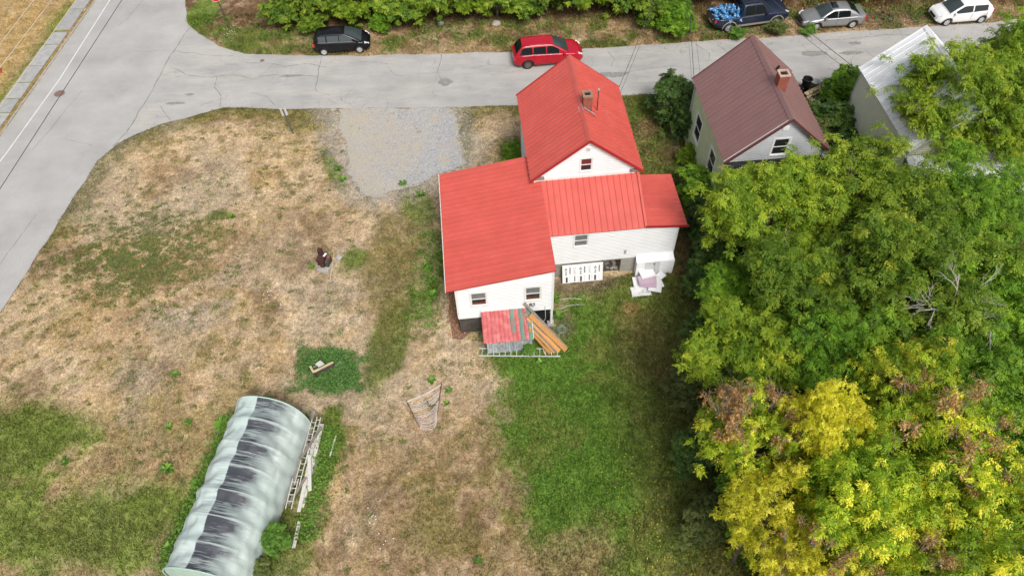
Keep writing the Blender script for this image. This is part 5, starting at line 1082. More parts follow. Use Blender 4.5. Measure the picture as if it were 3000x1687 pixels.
board('cracked wide board at the pile\'s outer side', (-9.4, 15.0, .06), (-9.62, 13.2, .06), .3, .04, 'wood_grey')
board('short end of white board sticking from the weeds', (-9.8, 11.6, .06), (-9.88, 10.45, .06), .14, .05, 'wood_white')
board('thin pale stake lying alone right of the board pile', (-8.64, 15.7, .06), (-8.8, 14.6, .1), .06, .05, 'wood_white')
board('narrow grey lath crossing the pile under the ladders', (-9.9, 15.3, .22), (-10.3, 13.4, .2), .09, .04, 'wood_grey')
board('crooked grey board lying across the ladder pile by the tent', (-9.3, 16.0, .4), (-10.1, 14.4, .34), .13, .04, 'wood_grey')
board('split white board askew on the pile near the weeds', (-9.7, 14.6, .38), (-9.45, 12.9, .3), .15, .04, 'wood_white')
board('brownish board slipping off the pile towards the tent', (-9.75, 13.6, .2), (-10.4, 12.4, .1), .14, .04, 'wood_grey')
# ---- rusty stove on a stone
st = thing('rusty_stove', 'dark rusted iron stove with flue box on a concrete block in the dry field', 'stove', (-10.42, 26.15, 0), R(-14))
b = MB(); b.box(-.36, .36, -.5, .25, -.02, .2, tp=.04); b.build('plinth', MT['concrete'], st, bevel=.03)
b = MB(); b.box(-.28, .08, -.28, .34, .2, .78); b.build('firebox', MT['rust'], st, bevel=.02)
b = MB(); b.box(-.31, .1, -.31, .36, .78, .81); b.build('top_plate', MT['rust'], st, bevel=.006)
b = MB(); b.box(-.3, -.06, .1, .34, .81, 1.2); b.build('flue_box', MT['rust'], st, bevel=.03)
b = MB(); b.box(.1, .32, -.2, .36, .2, .62, tp=.03); b.build('side_shelf', MT['wood_dark'], st, bevel=.02)
b = MB(); b.box(-.02, .1, .05, .3, .812, .83, Matrix.Rotation(-.2, 4, 'Z')); b.build('label_plate', MT['foam_white'], st)
b = MB(); b.box(-.34, -.14, -.36, -.29, .22, .36); b.build('ash_door', MT['concrete'], st)
b = MB(); b.box(.12, .3, .1, .3, .62, .64); b.build('lid', MT['brick'], st)
def rock(label, x, y, s, mat='rock'):
    bm = bmesh.new(); bmesh.ops.create_icosphere(bm, subdivisions=2, radius=s)
    for v in bm.verts: v.co *= 1+.35*(random.random()-.5); v.co.z *= .6
    me = bpy.data.meshes.new('rock'); bm.to_mesh(me); bm.free(); me.materials.append(MT[mat]); o = link('rock', me); o.location = (x, y, s*.3); o.rotation_euler = (0, 0, random.random()*6); tag(o, label, 'rock')
rock('pale flat rock lying right of the rusty stove', -9.75, 26.7, .2)
rock('pale rock at the hedge foot behind the black hatchback\'s roof', -12.0, 48.7, .28); rock('grey boulder at the hedge foot left of the red car', -.4, 48.8, .32); rock('grey boulder in the hedge foot between the two cars', -4.6, 49.1, .25)
board('thin weathered stick leaning past the stove\'s right side', (-10.05, 25.0, .03), (-10.04, 27.0, .06), .035, .035, 'wood_pale', name='stick', cat='stick')
# ---- broken bench
bn = thing('broken_bench', 'broken weathered wooden bench frame in the clover', 'bench', (-9.75, 19.35, 0), R(30))
for nm, a, c, w, h, mt in (('back_rail', (-.45, -.12, .42), (.62, -.12, .42), .1, .06, 'wood_pale'), ('side_rail', (-.45, -.12, .4), (-.45, .3, .4), .1, .06, 'wood_pale'), ('lower_rail', (-.4, .28, .2), (.1, .28, .2), .05, .04, 'wood_grey'), ('back_board', (-.4, -.16, .22), (.58, -.16, .22), .04, .26, 'wood_dark'), ('leg', (-.42, -.16, 0), (-.42, -.16, .4), .07, .07, 'rust'), ('leg', (.58, -.14, 0), (.58, -.14, .4), .07, .07, 'rust'), ('leg', (-.45, .28, 0), (-.45, .28, .4), .06, .06, 'rust'), ('leg', (.1, .3, 0), (.1, .3, .3), .05, .05, 'rust')):
    b = MB(); b.bar(a, c, w, h); b.build(nm, MT[mt], bn)
for i in range(3):
    b = MB(); b.box(-.12, .2, .08+i*.1, .17+i*.1, .3, .33, Matrix.Rotation(.1*i, 4, 'Z')); b.build('seat_slat', MT['wood_white'], bn)
board('weathered board lying in the clover beside the broken bench', (-9.3, 19.45, .05), (-8.83, 19.8, .06), .1, .04, 'wood_grey')
# ---- rope hammock
hm = thing('rope_hammock', 'collapsed rope hammock with two spreader bars spread on the dry grass', 'hammock', (0, 0, 0))
A0, A1, B0, B1 = Vector((-5.39, 17.41, .06)), Vector((-4.68, 15.96, .06)), Vector((-3.69, 18.3, .06)), Vector((-3.86, 16.55, .06))
for a, c in ((A0, A1), (B0, B1)):
    b = MB(); b.tube([a, c], .022, 8); b.build('spreader_bar', MT['interior_brown'], hm, True)
rp = [0, .02, .04, .08, .22, .26, .30, .34, .37, .4, .53, .57, .62, .66, .7, .74, .78, .82, .86, .9, .94, .98, 1.0]
for i, f in enumerate(rp):
    a = A0.lerp(A1, f); g = f if f > .12 else f*.5; c = B0.lerp(B1, g**1.05); pts = []
    sagv = Vector((.25, -.42, 0))*(.15+.95*f); bundle = .12 if f < .12 else 0
    for k in range(13):
        q = k/12; p = a.lerp(c, q)+sagv*math.sin(PI*q)*.9
        if bundle: p = p.lerp(A0.lerp(B0, q)+Vector((.06, -.1, 0))*math.sin(PI*q)+Vector((0, -.03*i, 0)), .5)
        pts.append(p+Vector((random.gauss(0, .008), random.gauss(0, .012), random.uniform(-.015, .02))))
    b = MB(); b.tube(pts, .012, 5); b.build('rope', MT['rope_pink'] if i in (18, 13) else MT['rope'], hm, True)
b = MB(); b.tube([A1+Vector((.02, -.02, 0)), A1+Vector((.1, -.05, 0)), A1+Vector((.12, .05, 0)), A1+Vector((.03, .06, 0))], .012, 5); b.build('end_loop', MT['rope'], hm, True)
b = MB(); b.tube([(-4.38, 17.35, .09), (-4.3, 17.2, .1), (-4.32, 17.05, .08), (-3.9, 17.1, .08)], .022, 6); b.build('knotted_cord', MT['wood_dark'], hm, True)
def rebase(t, off, loc=None):
    t.location = loc if loc is not None else off
    for ch_ in t.children: ch_.location = ch_.location-Vector(off)
rebase(hm, (-4.45, 17.1, 0))
rebase(SH, (-4.9, -6.4, 0), (*h2w(-4.9, -6.4), 0))
# ---- lumber leaning on the shed
LP = (
 ('longest grey weathered board in the leaning lumber pile', (-3.95, -5.75, 2.32), (-1.95, -7.15, .04), .14, .04, 'wood_grey'),
 ('wide fresh orange plank on top of the leaning lumber', (-3.72, -6.15, 1.84), (-2.0, -7.3, .06), .27, .04, 'wood_new'),
 ('second wide orange plank lying left of the top one', (-3.86, -6.2, 1.72), (-2.35, -7.32, .05), .22, .04, 'wood_new'),
 ('short weathered board end showing at the pile\'s upper left', (-4.0, -6.0, 1.84), (-2.9, -6.8, .9), .16, .04, 'wood_grey'),
 ('grey board under the orange planks of the lumber pile', (-3.9, -6.35, 1.62), (-2.5, -7.36, .05), .14, .05, 'wood_grey'),
 ('narrow orange board at the pile\'s left edge', (-3.82, -6.62, 1.5), (-2.62, -7.38, .04), .1, .045, 'wood_new'),
 ('leftmost orange board sloping down from the shed eave', (-3.85, -6.75, 1.46), (-2.85, -7.4, .03), .13, .04, 'wood_new'),
 ('wide orange board standing at the pile\'s foot', (-3.3, -6.7, .95), (-2.7, -7.36, .02), .24, .03, 'wood_new'),
 ('thin pale stick propped under the lumber pile', (-3.35, -6.5, 1.05), (-3.12, -7.38, .02), .05, .04, 'wood_pale'))
for i, (lb, a, c, w, h, mt) in enumerate(LP):
    pa, pc = h2w(a[0], a[1]), h2w(c[0], c[1]); zz = i*.0
    board(lb, (*pa, a[2]+.02), (*pc, c[2]+.03), w, h, mt, (.3, -.4, 1), 'lumber_board', 'board', 'lumber leaning on the shed')
# ---- hoses
b = MB(); pts = []
for i in range(130):
    a = i*.33; r_ = .2+.055*math.sin(i*.37)+.02*math.sin(i*1.7); pts.append((2.5+r_*math.cos(a)+.03*math.sin(i*.21), 21.25+r_*1.0*math.sin(a), .05+.04*(i % 7)/7))
b.tube(pts, .014, 5); tag(b.build('hose_coil', MT['hose'], None, True), 'coiled grey garden hose on bare soil right of the lumber', 'hose')
def hose(label, P):
    b = MB(); b.tube([(x, y, .07+.02*math.sin(i)) for i, (x, y) in enumerate(P)], .022, 6); tag(b.build('garden_hose', MT['hose_pale'], None, True), label, 'hose')
hose('pale hose arching over the grass, nearer the foam boards', [(2.2, 23.0), (2.5, 23.12), (2.9, 23.2), (3.3, 23.2), (3.72, 23.13)]); hose('pale hose arching over the grass, nearer the lumber', [(2.3, 22.35), (2.6, 22.58), (2.93, 22.72), (3.35, 22.78), (3.8, 22.77)])
# ---- printed insulation board leaning on the foundation
fb = thing('insulation_board', 'big white printed insulation board leaning on the block foundation', 'insulation board', (*h2w(-1.58, -3.02), .02), HOUSE_YAW)
tl = math.atan2(1.12, .34); mF = Matrix.Rotation(tl, 4, 'X'); b = MB(); b.box(0, 2.22, 0, 1.18, -.05, 0, mF); b.build('panel', MT['foam_white'], fb, bevel=.02)
def ink(fn, mt='ink', nm='print'):
    p = MB(); fn(p); p.build(nm, MT[mt], fb)
Q = lambda p, x0_, x1_, y0_, y1_, z=.004: p.add([(x0_, y0_, z), (x1_, y0_, z), (x1_, y1_, z), (x0_, y1_, z)], [(0, 1, 2, 3)], mF)
def tri(p, x, y, s):
    for a, c, e in ((0, 1, .16), ): 
        o = [(x-s/2, y), (x+s/2, y), (x, y+s*.9)]; n_ = [(x-s*.26, y+s*.14), (x+s*.26, y+s*.14), (x, y+s*.62)]
        p.add([(*q, .004) for q in o+n_], [(0, 1, 4, 3), (1, 2, 5, 4), (2, 0, 3, 5)], mF)
    Q(p, x-.012, x+.012, y+s*.24, y+s*.45); Q(p, x-.012, x+.012, y+s*.16, y+s*.2)
def ring(p, x, y, r_):
    vs = []; n_ = 14
    for i in range(n_):
        a = 2*PI*i/n_; vs += [(x+r_*math.cos(a), y+r_*math.sin(a), .004), (x+r_*.8*math.cos(a), y+r_*.8*math.sin(a), .004)]
    p.add(vs, [(2*i, 2*((i+1) % n_), 2*((i+1) % n_)+1, 2*i+1) for i in range(n_)], mF)
for cx in (.2, 1.0, 1.8):
    ink(lambda p: tri(p, cx, .86, .17))
    for k in range(4): ink(lambda p: Q(p, cx-.05, cx+.05, .55+.0+k*.0, .6) if k == 0 else Q(p, cx-.06+.03*k, cx-.045+.03*k, .62, .8), 'ink')
for cx in (.42, 1.22, 2.02):
    for k in range(5): ink(lambda p: Q(p, cx-.035, cx+.035, .62+k*.085, .685+k*.085))
for cx in (.66, 1.48): ink(lambda p: ring(p, cx, .95, .075), 'ink_grey'); ink(lambda p: (Q(p, cx-.09, cx+.09, .74, .755), Q(p, cx-.008, cx+.008, .62, .86), Q(p, cx-.06, cx+.06, .6, .615), Q(p, cx+.07, cx+.085, .55, .7)), 'ink_grey')
for cx in (.24, 1.02, 1.8): ink(lambda p: Q(p, cx-.05, cx+.05, .06, .4)); 
for cx in (.68, 1.48): ink(lambda p: Q(p, cx-.025, cx+.025, .1, .44))
for cx in (.42, .88, 1.22, 1.62, 2.02): ink(lambda p: [Q(p, cx-.03, cx-.03+random.uniform(.03, .07), .1+k*.075, .115+k*.075) for k in range(5)], 'ink_grey')
# ---- scattered foam boards
FP = (('large white foam board at the bottom of the foam stack', 7.0, 23.85, 1.05, .62, .02, 4, 'white'), ('white foam board sticking out left of the foam stack', 6.9, 24.35, .5, .85, .09, 2, 'white'), ('white foam board on the right of the foam stack', 7.9, 24.35, .62, .8, .16, 12, 'white'), ('small white foam piece at the stack\'s right tip', 8.2, 24.75, .42, .42, .24, 40, 'white'), ('white foam board near the stack\'s lower right', 7.75, 23.9, .7, .5, .24, -14, 'white'), ('pink foam board at an angle in the stack', 7.45, 24.3, .85, .75, .32, -8, 'pink'), ('second pink foam board on the stack, squarer', 7.3, 24.35, .8, .6, .4, 4, 'pink'), ('topmost white foam board of the stack', 7.42, 24.8, .8, .66, .48, 14, 'white'))
for i, (lb, x, y, w, d_, z, a, c_) in enumerate(FP):
    b = MB(); b.box(-w/2, w/2, -d_/2, d_/2, 0, .06); o = b.build('foam_board', MT['foam_'+c_], None, bevel=.005); o.location = (x-.05, y-.33, z*.85); o.rotation_euler = (R(random.uniform(-.4, .4)), R(random.uniform(-.4, .4)), R(a)); tag(o, lb, 'foam board', 'scattered foam boards')
# ---- things beyond the garage roof
for lb, u, v, w, d_, h_, mt in (('pale metal box standing beyond the garage roof', -4.35, 2.85, .9, .5, .75, 'alu'), ('small white crate beside the metal box beyond the garage', -5.4, 2.75, .6, .35, .4, 'wood_white')):
    x, y = h2w(u, v); b = MB(); b.box(-w/2, w/2, -d_/2, d_/2, 0, h_); b.box(-w/2-.02, w/2+.02, -d_/2-.02, d_/2+.02, h_, h_+.04); o = b.build('storage_box', MT[mt], None, bevel=.02); o.location = (x, y, 0); o.rotation_euler = (0, 0, HOUSE_YAW); tag(o, lb, 'box')
# ---- signs
sg = thing('street_sign', 'blank-backed metal sign on a leaning steel post at the street corner', 'sign', (-13.96, 37.46, 0)); sg.rotation_euler = (R(1), R(-3.5), R(6))
b = MB(); b.box(-.04, .04, -.03, .02, -.2, 2.05); b.build('post', pmat('post_steel', (.1, .1, .1), .6), sg)
b = MB(); b.box(-.2, .2, .022, .03, 1.5, 2.1); b.build('sign_plate', MT['sign_back'], sg, bevel=.02)
ss = thing('stop_sign', 'red stop sign on a dark post at the corner across the street', 'sign', (-21.18, 51.09, 0), R(14)); ss.rotation_euler = (R(0), R(-4), R(35))
b = MB(); b.box(-.035, .035, -.025, .025, -.2, 2.2); b.build('post', MT['wood_dark'], ss)
m8 = Matrix.Translation((0, -.035, 1.8)) @ Matrix.Rotation(PI/2, 4, 'X') @ Matrix.Rotation(PI/8, 4, 'Z')
b = MB(); b.lathe([(.40, 0), (.40, .008), (.001, .008)], 8, m8); b.build('sign_rim', MT['foam_white'], ss); b = MB(); b.lathe([(.375, .009), (.375, .012), (.001, .012)], 8, m8); pl = b.build('sign_plate', MT['sign_red'], ss)
fc = bpy.data.curves.new('letters', 'FONT'); fc.body = 'STOP'; fc.size = .25; fc.align_x = 'CENTER'; fc.align_y = 'CENTER'; fc.extrude = .001
fc.materials.append(MT['foam_white']); to = bpy.data.objects.new('letters_curve', fc); COL.objects.link(to); bpy.context.view_layer.update(); me = bpy.data.meshes.new_from_object(to.evaluated_get(bpy.context.evaluated_depsgraph_get())); bpy.data.objects.remove(to); to = link('lettering', me); to.parent = ss; to.location = (0, -.052, 1.8); to.rotation_euler = (PI/2, 0, 0)
hy = thing('fire_hydrant', 'red fire hydrant in the golden grass at the left edge', 'hydrant', (-36.25, 45.3, 0))
b = MB(); b.lathe([(.16, 0), (.16, .06), (.11, .07), (.11, .55), (.14, .56), (.14, .62), (.1, .7), (.03, .76), (.001, .78)], 14); b.build('barrel', MT['sign_red'], hy, True)
for s in (-1, 1):
    b = MB(); b.lathe([(.06, 0), (.06, .09), (.001, .09)], 10, Matrix.Translation((s*.09, 0, .42)) @ Matrix.Rotation(s*PI/2, 4, 'Y')); b.build('outlet', MT['sign_red'], hy, True)
# ---- utility pole and wires
up_ = thing('utility_pole', 'weathered grey utility pole rising from the roadside shrub', 'pole', (12.35, 47.9, 0))
b = MB(); b.tube([(0, 0, -.3), (0, 0, 5), (0, 0, 9.6)], [.19, .17, .13], 12); b.build('shaft', MT['pole_wood'], up_, True); b = MB(); b.box(-1.1, 1.1, -.06, .06, 9.0, 9.12); b.build('crossarm', MT['wood_grey'], up_)
def wire(label, a, c, sag, r_=.014, mat='wire', name='service_cable'):
    a, c = Vector(a), Vector(c); b = MB(); b.tube([a.lerp(c, i/16)-Vector((0, 0, sag*4*(i/16)*(1-i/16))) for i in range(17)], r_, 5); tag(b.build(name, MT[mat], None, True), label, 'cable')
PT = Vector((12.35, 48.3, 8.2)); e1 = h2w(2.95, 6.9)
wire('overhead cable from the utility pole to the red-roofed house', PT, (*e1, 5.0), .5); wire('second overhead cable from the pole to the red-roofed house', PT-Vector((0, 0, .5)), (e1[0]+.05, e1[1]-.3, 4.85), .7, .01)
be = h2w(-2.75, 7.1, BO, BY); wire('overhead cable from the utility pole to the brown-roofed house', PT, (*be, 4.3), .3, .016); wire('thin overhead cable left of the brown house\'s service cable', PT-Vector((.1, 0, .7)), (be[0]-.05, be[1]+.1, 4.0), .35, .008); wire('thin overhead cable right of the brown house\'s service cable', PT-Vector((0, 0, .3)), (be[0]+.4, be[1]+.15, 4.4), .3, .008)
we = (WOx-2.75*math.cos(BY)-7.1*math.sin(BY), WOy+7.0*math.cos(BY)-2.75*math.sin(BY))
wire('overhead cable from the pole across the street to the white-roofed house', PT, (*we, 4.35), .5, .018); wire('second overhead cable from the pole to the white-roofed house', PT-Vector((0, 0, .5)), (we[0]-.1, we[1]+.1, 4.0), .6, .012)
for lb, x1_, y1_, x2_, y2_, mt, r_ in (('dark overhead line along the wide road at left', -22.97, 41.4, -23.99, 27.96, 'wire', .016), ('pale power line nearest the road over the kerb', -24.52, 41.55, -25.6, 29.2, 'wire_pale', .018), ('pale power line over the sidewalk', -25.8, 41.6, -26.56, 31.66, 'wire_pale', .02), ('pale power line over the golden grass, nearer the walk', -27.32, 41.7, -27.9, 35.1, 'wire_pale', .02), ('outermost pale power line at the upper left corner', -28.45, 41.8, -28.76, 37.3, 'wire_pale', .02)):
    d = Vector((x2_-x1_, y2_-y1_, 0)).normalized(); a = Vector((x1_, y1_, 7.5)); wire(lb, a-d*50, a+d*60, 0, r_, mt, 'power_line')
# ---- bins, lumber and junk between the neighbouring houses
def bin_(label, x, y, mt, h_, lid):
    t = thing('rubbish_bin', label, 'bin', (x, y, 0)); b = MB(); b.lathe([(.24, 0), (.3, h_), (.33, h_), (.33, h_+.04), (.29, h_+.04), (.28, h_-.02), (.22, .05), (.001, .05)], 20); b.build('barrel', MT[mt], t, True)
    for s in (-1, 1):
        b = MB(); b.box(s*.33-.03, s*.33+.03, -.06, .06, h_-.14, h_-.05); b.build('handle', MT[mt], t)
bin_('black open plastic rubbish bin beside the brown-roofed house', 20.15, 39.75, 'plastic_black', 1.0, 0); bin_('grey open rubbish bin right of the black one', 20.85, 40.0, 'plastic_grey', .6, 0); bin_('small black bin half hidden behind the brown house', 19.55, 39.5, 'plastic_black', .5, 0)
board('fresh yellow plank lying by the rubbish bins', (20.0, 39.05, .3), (21.35, 39.85, .35), .3, .06, 'wood_pale'); board('second fresh plank beside the bins, lower', (20.1, 38.85, .2), (21.0, 39.35, .22), .16, .05, 'wood_pale')
for lb, x, y, w, d_, h_, mt, a in (('dark blue tarp-covered stack right of the planks', 21.3, 38.75, 1.1, .6, .35, 'plastic_blue', 25), ('grey panel lying right of the planks', 22.1, 39.6, .9, .7, .3, 'plastic_grey', 20)):
    b = MB(); b.box(-w/2, w/2, -d_/2, d_/2, 0, h_, tp=.05); o = b.build('covered_stack', MT[mt], None, bevel=.03); o.location = (x, y, 0); o.rotation_euler = (0, 0, R(a)); tag(o, lb, 'stack')
board('pale pole leaning in the bush by the cream wall', (23.0, 38.5, .2), (22.6, 39.8, 2.3), .05, .05, 'wood_white', name='leaning_pole', cat='pole')
# ---- bicycle lying on the verge
bk_ = thing('bicycle', 'dark bicycle lying on its side between the silver and white cars', 'bicycle', (28.05, 47.75, .12)); bk_.rotation_euler = (R(8), R(-6), R(-46))
for xw in (-.55, .52):
    b = MB(); b.tube([(xw+.33*math.cos(2*PI*i/24), .33*math.sin(2*PI*i/24), 0) for i in range(25)], .028, 6); w = b.build('wheel', MT['rubber'], bk_, True)
    b = MB()
    for i in range(10): b.tube([(xw, 0, 0), (xw+.31*math.cos(2*PI*i/10), .31*math.sin(2*PI*i/10), 0)], .004, 3)
    tag(b.build('spokes', MT['steel'], w), kind='stuff')
for nm, P in (('frame', [(-.55, 0, 0), (-.08, -.02, 0), (.38, .38, 0), (-.18, .42, 0), (-.55, 0, 0)]), ('seat_tube', [(-.08, -.02, 0), (-.2, .5, 0)]), ('fork', [(.52, 0, 0), (.36, .5, 0)]), ('handlebar', [(.2, .56, .28), (.34, .52, .1), (.36, .5, 0), (.34, .52, -.1), (.2, .56, -.28)])):
    b = MB(); b.tube(P, .02, 6); b.build(nm, MT['plastic_black'], bk_, True)
b = MB(); b.box(-.34, -.08, .49, .55, -.06, .06); b.build('saddle', MT['plastic_black'], bk_, bevel=.02)
b = MB(); b.tube([(-.1, -.1, .05), (-.06, .06, -.05)], .03, 6); b.build('crank', MT['steel'], bk_)

# ================================================================ VEHICLES
def interp(P, x): return float(np.interp(x, [p[0] for p in P], [p[1] for p in P]))
def car(name, label, loc, head, L, Wd, prof, gh, zr, pm, rimm, rw, ax, lamps, win, z0=.24, beltf=None, rails=False, group=None, bed=None, extra=None, sunroof=False):
    """prof: top line of the lower body, rear to front; gh: rear base, rear roof, front roof, windscreen base (x); zr roof height"""
    c = thing(name, label, 'car' if bed is None else 'pickup truck', loc, head, group); hw = Wd/2; xr, xf = -L/2, L/2
    def wid(x):
        e = max(0, (abs(x)-(L/2-.75))/.75); return hw*(1-.30*e**2.6)
    def zbot(x):
        z = z0+.16*max(0, (abs(x)-(L/2-.5))/.5)**2
        for a in ax:
            d = abs(x-a)
            if d < rw+.075: z = max(z, math.sqrt((rw+.075)**2-d*d)+rw-.02)
        return z
    def loft(xs, bedz=None):
        V = []; k = 0
        for x in xs:
            w, zb_, zt = wid(x), zbot(x), interp(prof, x); zl = z0+.1; mid = max(zb_, z0+.45*(zt-z0))
            half = [(0, zb_), (.8*w, zb_), (.95*w, max(zb_, z0+.02)), (w*.985, max(zb_, z0+.14)), (w, max(zb_+.005, mid)), (w*.99, max(zb_+.01, zt-.16)), (w*.965, zt-.05), (w*.915, zt)]
            half += [(w*.86, zt-.01), (w*.85, bedz), (w*.5, bedz), (0, bedz)] if bedz else [(w*.75, zt+.022), (w*.45, zt+.04), (w*.2, zt+.048), (0, zt+.05)]
            ring = half+[(-y, z) for y, z in half[-2:0:-1]]; k = len(ring); V += [(x, y, z) for y, z in ring]
        n = len(xs); F = [(i*k+j, (i+1)*k+j, (i+1)*k+(j+1) % k, i*k+(j+1) % k) for i in range(n-1) for j in range(k)]+[tuple(range(k)), tuple(range((n-1)*k, n*k))[::-1]]
        return V, F
    xb = bed if bed is not None else xr
    V, F = loft(np.linspace(xb, xf, int((xf-xb)/.045))); b = MB(); b.add(V, F); body = b.build('body', pm, c, True)
    if bed is not None:
        V, F = loft(np.linspace(xr+.02, bed-.02, int((bed-xr)/.045)), .82); b = MB(); b.add(V, F); b.build('bed', pm, c, True)
        b = MB(); b.box(xr-.01, xr+.07, -hw*.8, hw*.8, .62, 1.1); b.build('tailgate', pm, c, bevel=.02); b = MB(); b.box(bed-.06, bed-.02, -hw*.84, hw*.84, .8, 1.1); b.build('bed_front', pm, c)
        b = MB(); b.box(xr+.08, bed-.07, -hw*.83, hw*.83, .822, .835); b.build('bed_liner', MT['plastic_black'], c)
    xd, xc, xb_, xa = gh; zbr, zbf = interp(prof, xd)+.03, interp(prof, xa)+.03
    zp = [(xd, zbr), (xd+(xc-xd)*.5, zbr+(zr-zbr)*.56), (xc-.02, zr-.045), (xc+.18, zr), ((xc+xb_)/2, zr+.025), (xb_-.15, zr), (xb_+.02, zr-.04), (xb_+(xa-xb_)*.5, zbf+(zr-zbf)*.52), (xa, zbf)]
    zbelt = lambda x: interp(prof, min(max(x, xd), xa))
    def yh(x, z): w = wid(x); t = (z-zbelt(x))/max(.05, zr-zbelt(x)); return w*(.915-.27*max(0, t)-.02*max(0, t)**2)
    xs = np.linspace(xd, xa, 60); V = []
    for x in xs:
        z = interp(zp, x); zb_ = zbelt(x)-.04; yt = yh(x, z); half = [(wid(x)*.9, zb_), (yh(x, zbelt(x)+.3*(z-zbelt(x))), zbelt(x)+.3*(z-zbelt(x))), (yh(x, zbelt(x)+.7*(z-zbelt(x))), zbelt(x)+.7*(z-zbelt(x))), (yt, max(z-.03, zb_+.01)), (yt*.94, z), (yt*.7, z+.02), (yt*.35, z+.034), (0, z+.038)]
        ring = half+[(-y, q) for y, q in half[-2::-1]]; k = len(ring); V += [(x, y, q) for y, q in ring]
    F = [(i*k+j, (i+1)*k+j, (i+1)*k+j+1, i*k+j+1) for i in range(59) for j in range(k-1)]; b = MB(); b.add(V, F); b.build('cabin', pm, c, True)
    def pane(nm, x0_, x1_, fr=.9, mt=MT['car_glass']):
        p = MB(); nx, ny = 8, 9
        for i in range(nx+1):
            x = x0_+(x1_-x0_)*i/nx; z = interp(zp, x); yt = yh(x, z)*fr
            for j in range(ny+1):
                y = yt*(2*j/ny-1); q = abs(y)/max(.1, yh(x, z)); p.v.append((x, y, z+.038*(1-q*q*.95)+.012))
        p.f = [(i*(ny+1)+j, (i+1)*(ny+1)+j, (i+1)*(ny+1)+j+1, i*(ny+1)+j+1) for i in range(nx) for j in range(ny)]; return p.build(nm, mt, c, True)
    pane('windshield', xb_+.06, xa-.04, .9, MT['windscreen']); pane('rear_window', xd+.05, xc-.05, .86)
    for s in (-1, 1):
        for (w0, w1) in win:
            p = MB(); n_ = 7
            for i in range(n_+1):
                x = w0+(w1-w0)*i/n_; za = zbelt(x)+.035; zt = max(za+.02, min(interp(zp, x)-.075, zr-.09)); p.v += [(x, s*(yh(x, za)+.009), za), (x, s*(yh(x, (za+zt)/2)+.011), (za+zt)/2), (x, s*(yh(x, zt)+.009), zt)]
            for i in range(n_):
                for j in range(2): q = (i*3+j, i*3+j+1, (i+1)*3+j+1, (i+1)*3+j); p.f.append(q if s < 0 else q[::-1])
            p.build('side_window', MT['windscreen'] if pm.name == 'paint_black' else MT['car_glass'], c)
        p = MB(); p.tube([(x, s*(yh(x, zbelt(x)+.02)+.012), zbelt(x)+.018) for x in np.linspace(min(w[0] for w in win)-.05, max(w[1] for w in win)+.1, 12)], .014, 4); p.build('belt_moulding', MT['trim_tan'] if pm.name == 'paint_black' else MT['plastic_black'], c)
        for a in ax:
            m = Matrix.Translation((a, s*(hw-.13), rw)) @ Matrix.Rotation(-s*PI/2, 4, 'X')
            p = MB(); p.lathe([(rw*.62, -.1), (rw*.9, -.1), (rw, -.06), (rw, .06), (rw*.92, .1), (rw*.64, .1), (rw*.6, .04), (.001, .03)], 24, m); w = p.build('wheel', MT['rubber'], c, True)
            p = MB()
            for i in range(6): p.box(-.035, .035, .03, rw*.6, .05, .085, m @ Matrix.Rotation(i*PI/3, 4, 'Z'))
            p.lathe([(.07, .05), (.07, .095), (.001, .1)], 12, m); p.lathe([(rw*.55, .06), (rw*.64, .06), (rw*.64, .1), (rw*.55, .1), (rw*.55, .06)], 24, m); p.build('rim', MT[rimm], w)
        # mirror, handles, sill
        p = MB(); p.box(xa-.42, xa-.28, min(s*(hw*.93), s*(hw+.14)), max(s*(hw*.93), s*(hw+.14)), zbelt(xa-.35)+.0, zbelt(xa-.35)+.13); p.build('wing_mirror', pm if lamps != 'truck' else MT['plastic_black'], c, bevel=.02)
        for (w0, w1) in win[:2]:
            p = MB(); p.box(w0+.04, w0+.2, min(s*hw*.97, s*(hw+.015)), max(s*hw*.97, s*(hw+.015)), zbelt(w0)-.16, zbelt(w0)-.12); p.build('door_handle', pm, c)
            p = MB(); p.box(w0-.012, w0+.004, min(s*hw*.9, s*(hw+.002)), max(s*hw*.9, s*(hw+.002)), z0+.2, zbelt(w0)-.05); p.build('door_gap', MT['black'], c)
        # lamps
        zf = interp(prof, xf-.25); wf = wid(xf-.2); p = MB(); m = Matrix.Translation((xf-.22, s*wf*.8, zf-.1)) @ Matrix.Rotation(-s*.55, 4, 'Z') @ Matrix.Rotation(.5, 4, 'Y'); p.box(-.22, .16, -.1, .1, -.06, .085, m); p.build('headlight', MT['lamp_clear'], c, bevel=.03)
        zt_ = interp(prof, xr+.15); wr_ = wid(xr+.08); p = MB(); p.box(xr+.0, xr+.22, min(s*wr_*.82, s*(wr_+.035)), max(s*wr_*.82, s*(wr_+.035)), zt_-.34, zt_-.06); p.build('tail_light', MT['lamp_red'], c, bevel=.03)
        if rails:
            p = MB(); p.tube([(x, s*(yh(x, zr)*.93), zr+.07) for x in np.linspace(xc+.15, xb_-.1, 6)], .022, 6); p.build('roof_rail', MT['paint_black'] if pm.name != 'paint_red' else MT['red_trim'], c, True)
    p = MB(); p.box(xf-.1, xf+.012, -.38, .38, z0+.2, z0+.36); p.build('grille', MT['plastic_black'], c, bevel=.02)
    p = MB(); p.box(xr-.015, xr+.05, -.26, .26, .55, .67); p.build('licence_plate', MT['plate'], c)
    p = MB(); p.box(xr+.35, xf-.35, -hw*.72, hw*.72, .2, .5); p.build('underbody', MT['black'], c)
    p = MB(); p.bar((xa-.02, -.35, zbf+.05), (xa-.25, .2, zbf+.12), .02, .015); p.build('wiper', MT['black'], c)
    if sunroof:
        p = MB(); p.box(.08-.22, .08+.22, -.36, .36, zr+.045, zr+.066); p.build('sunroof', MT['car_glass'], c, bevel=.02)
    return c
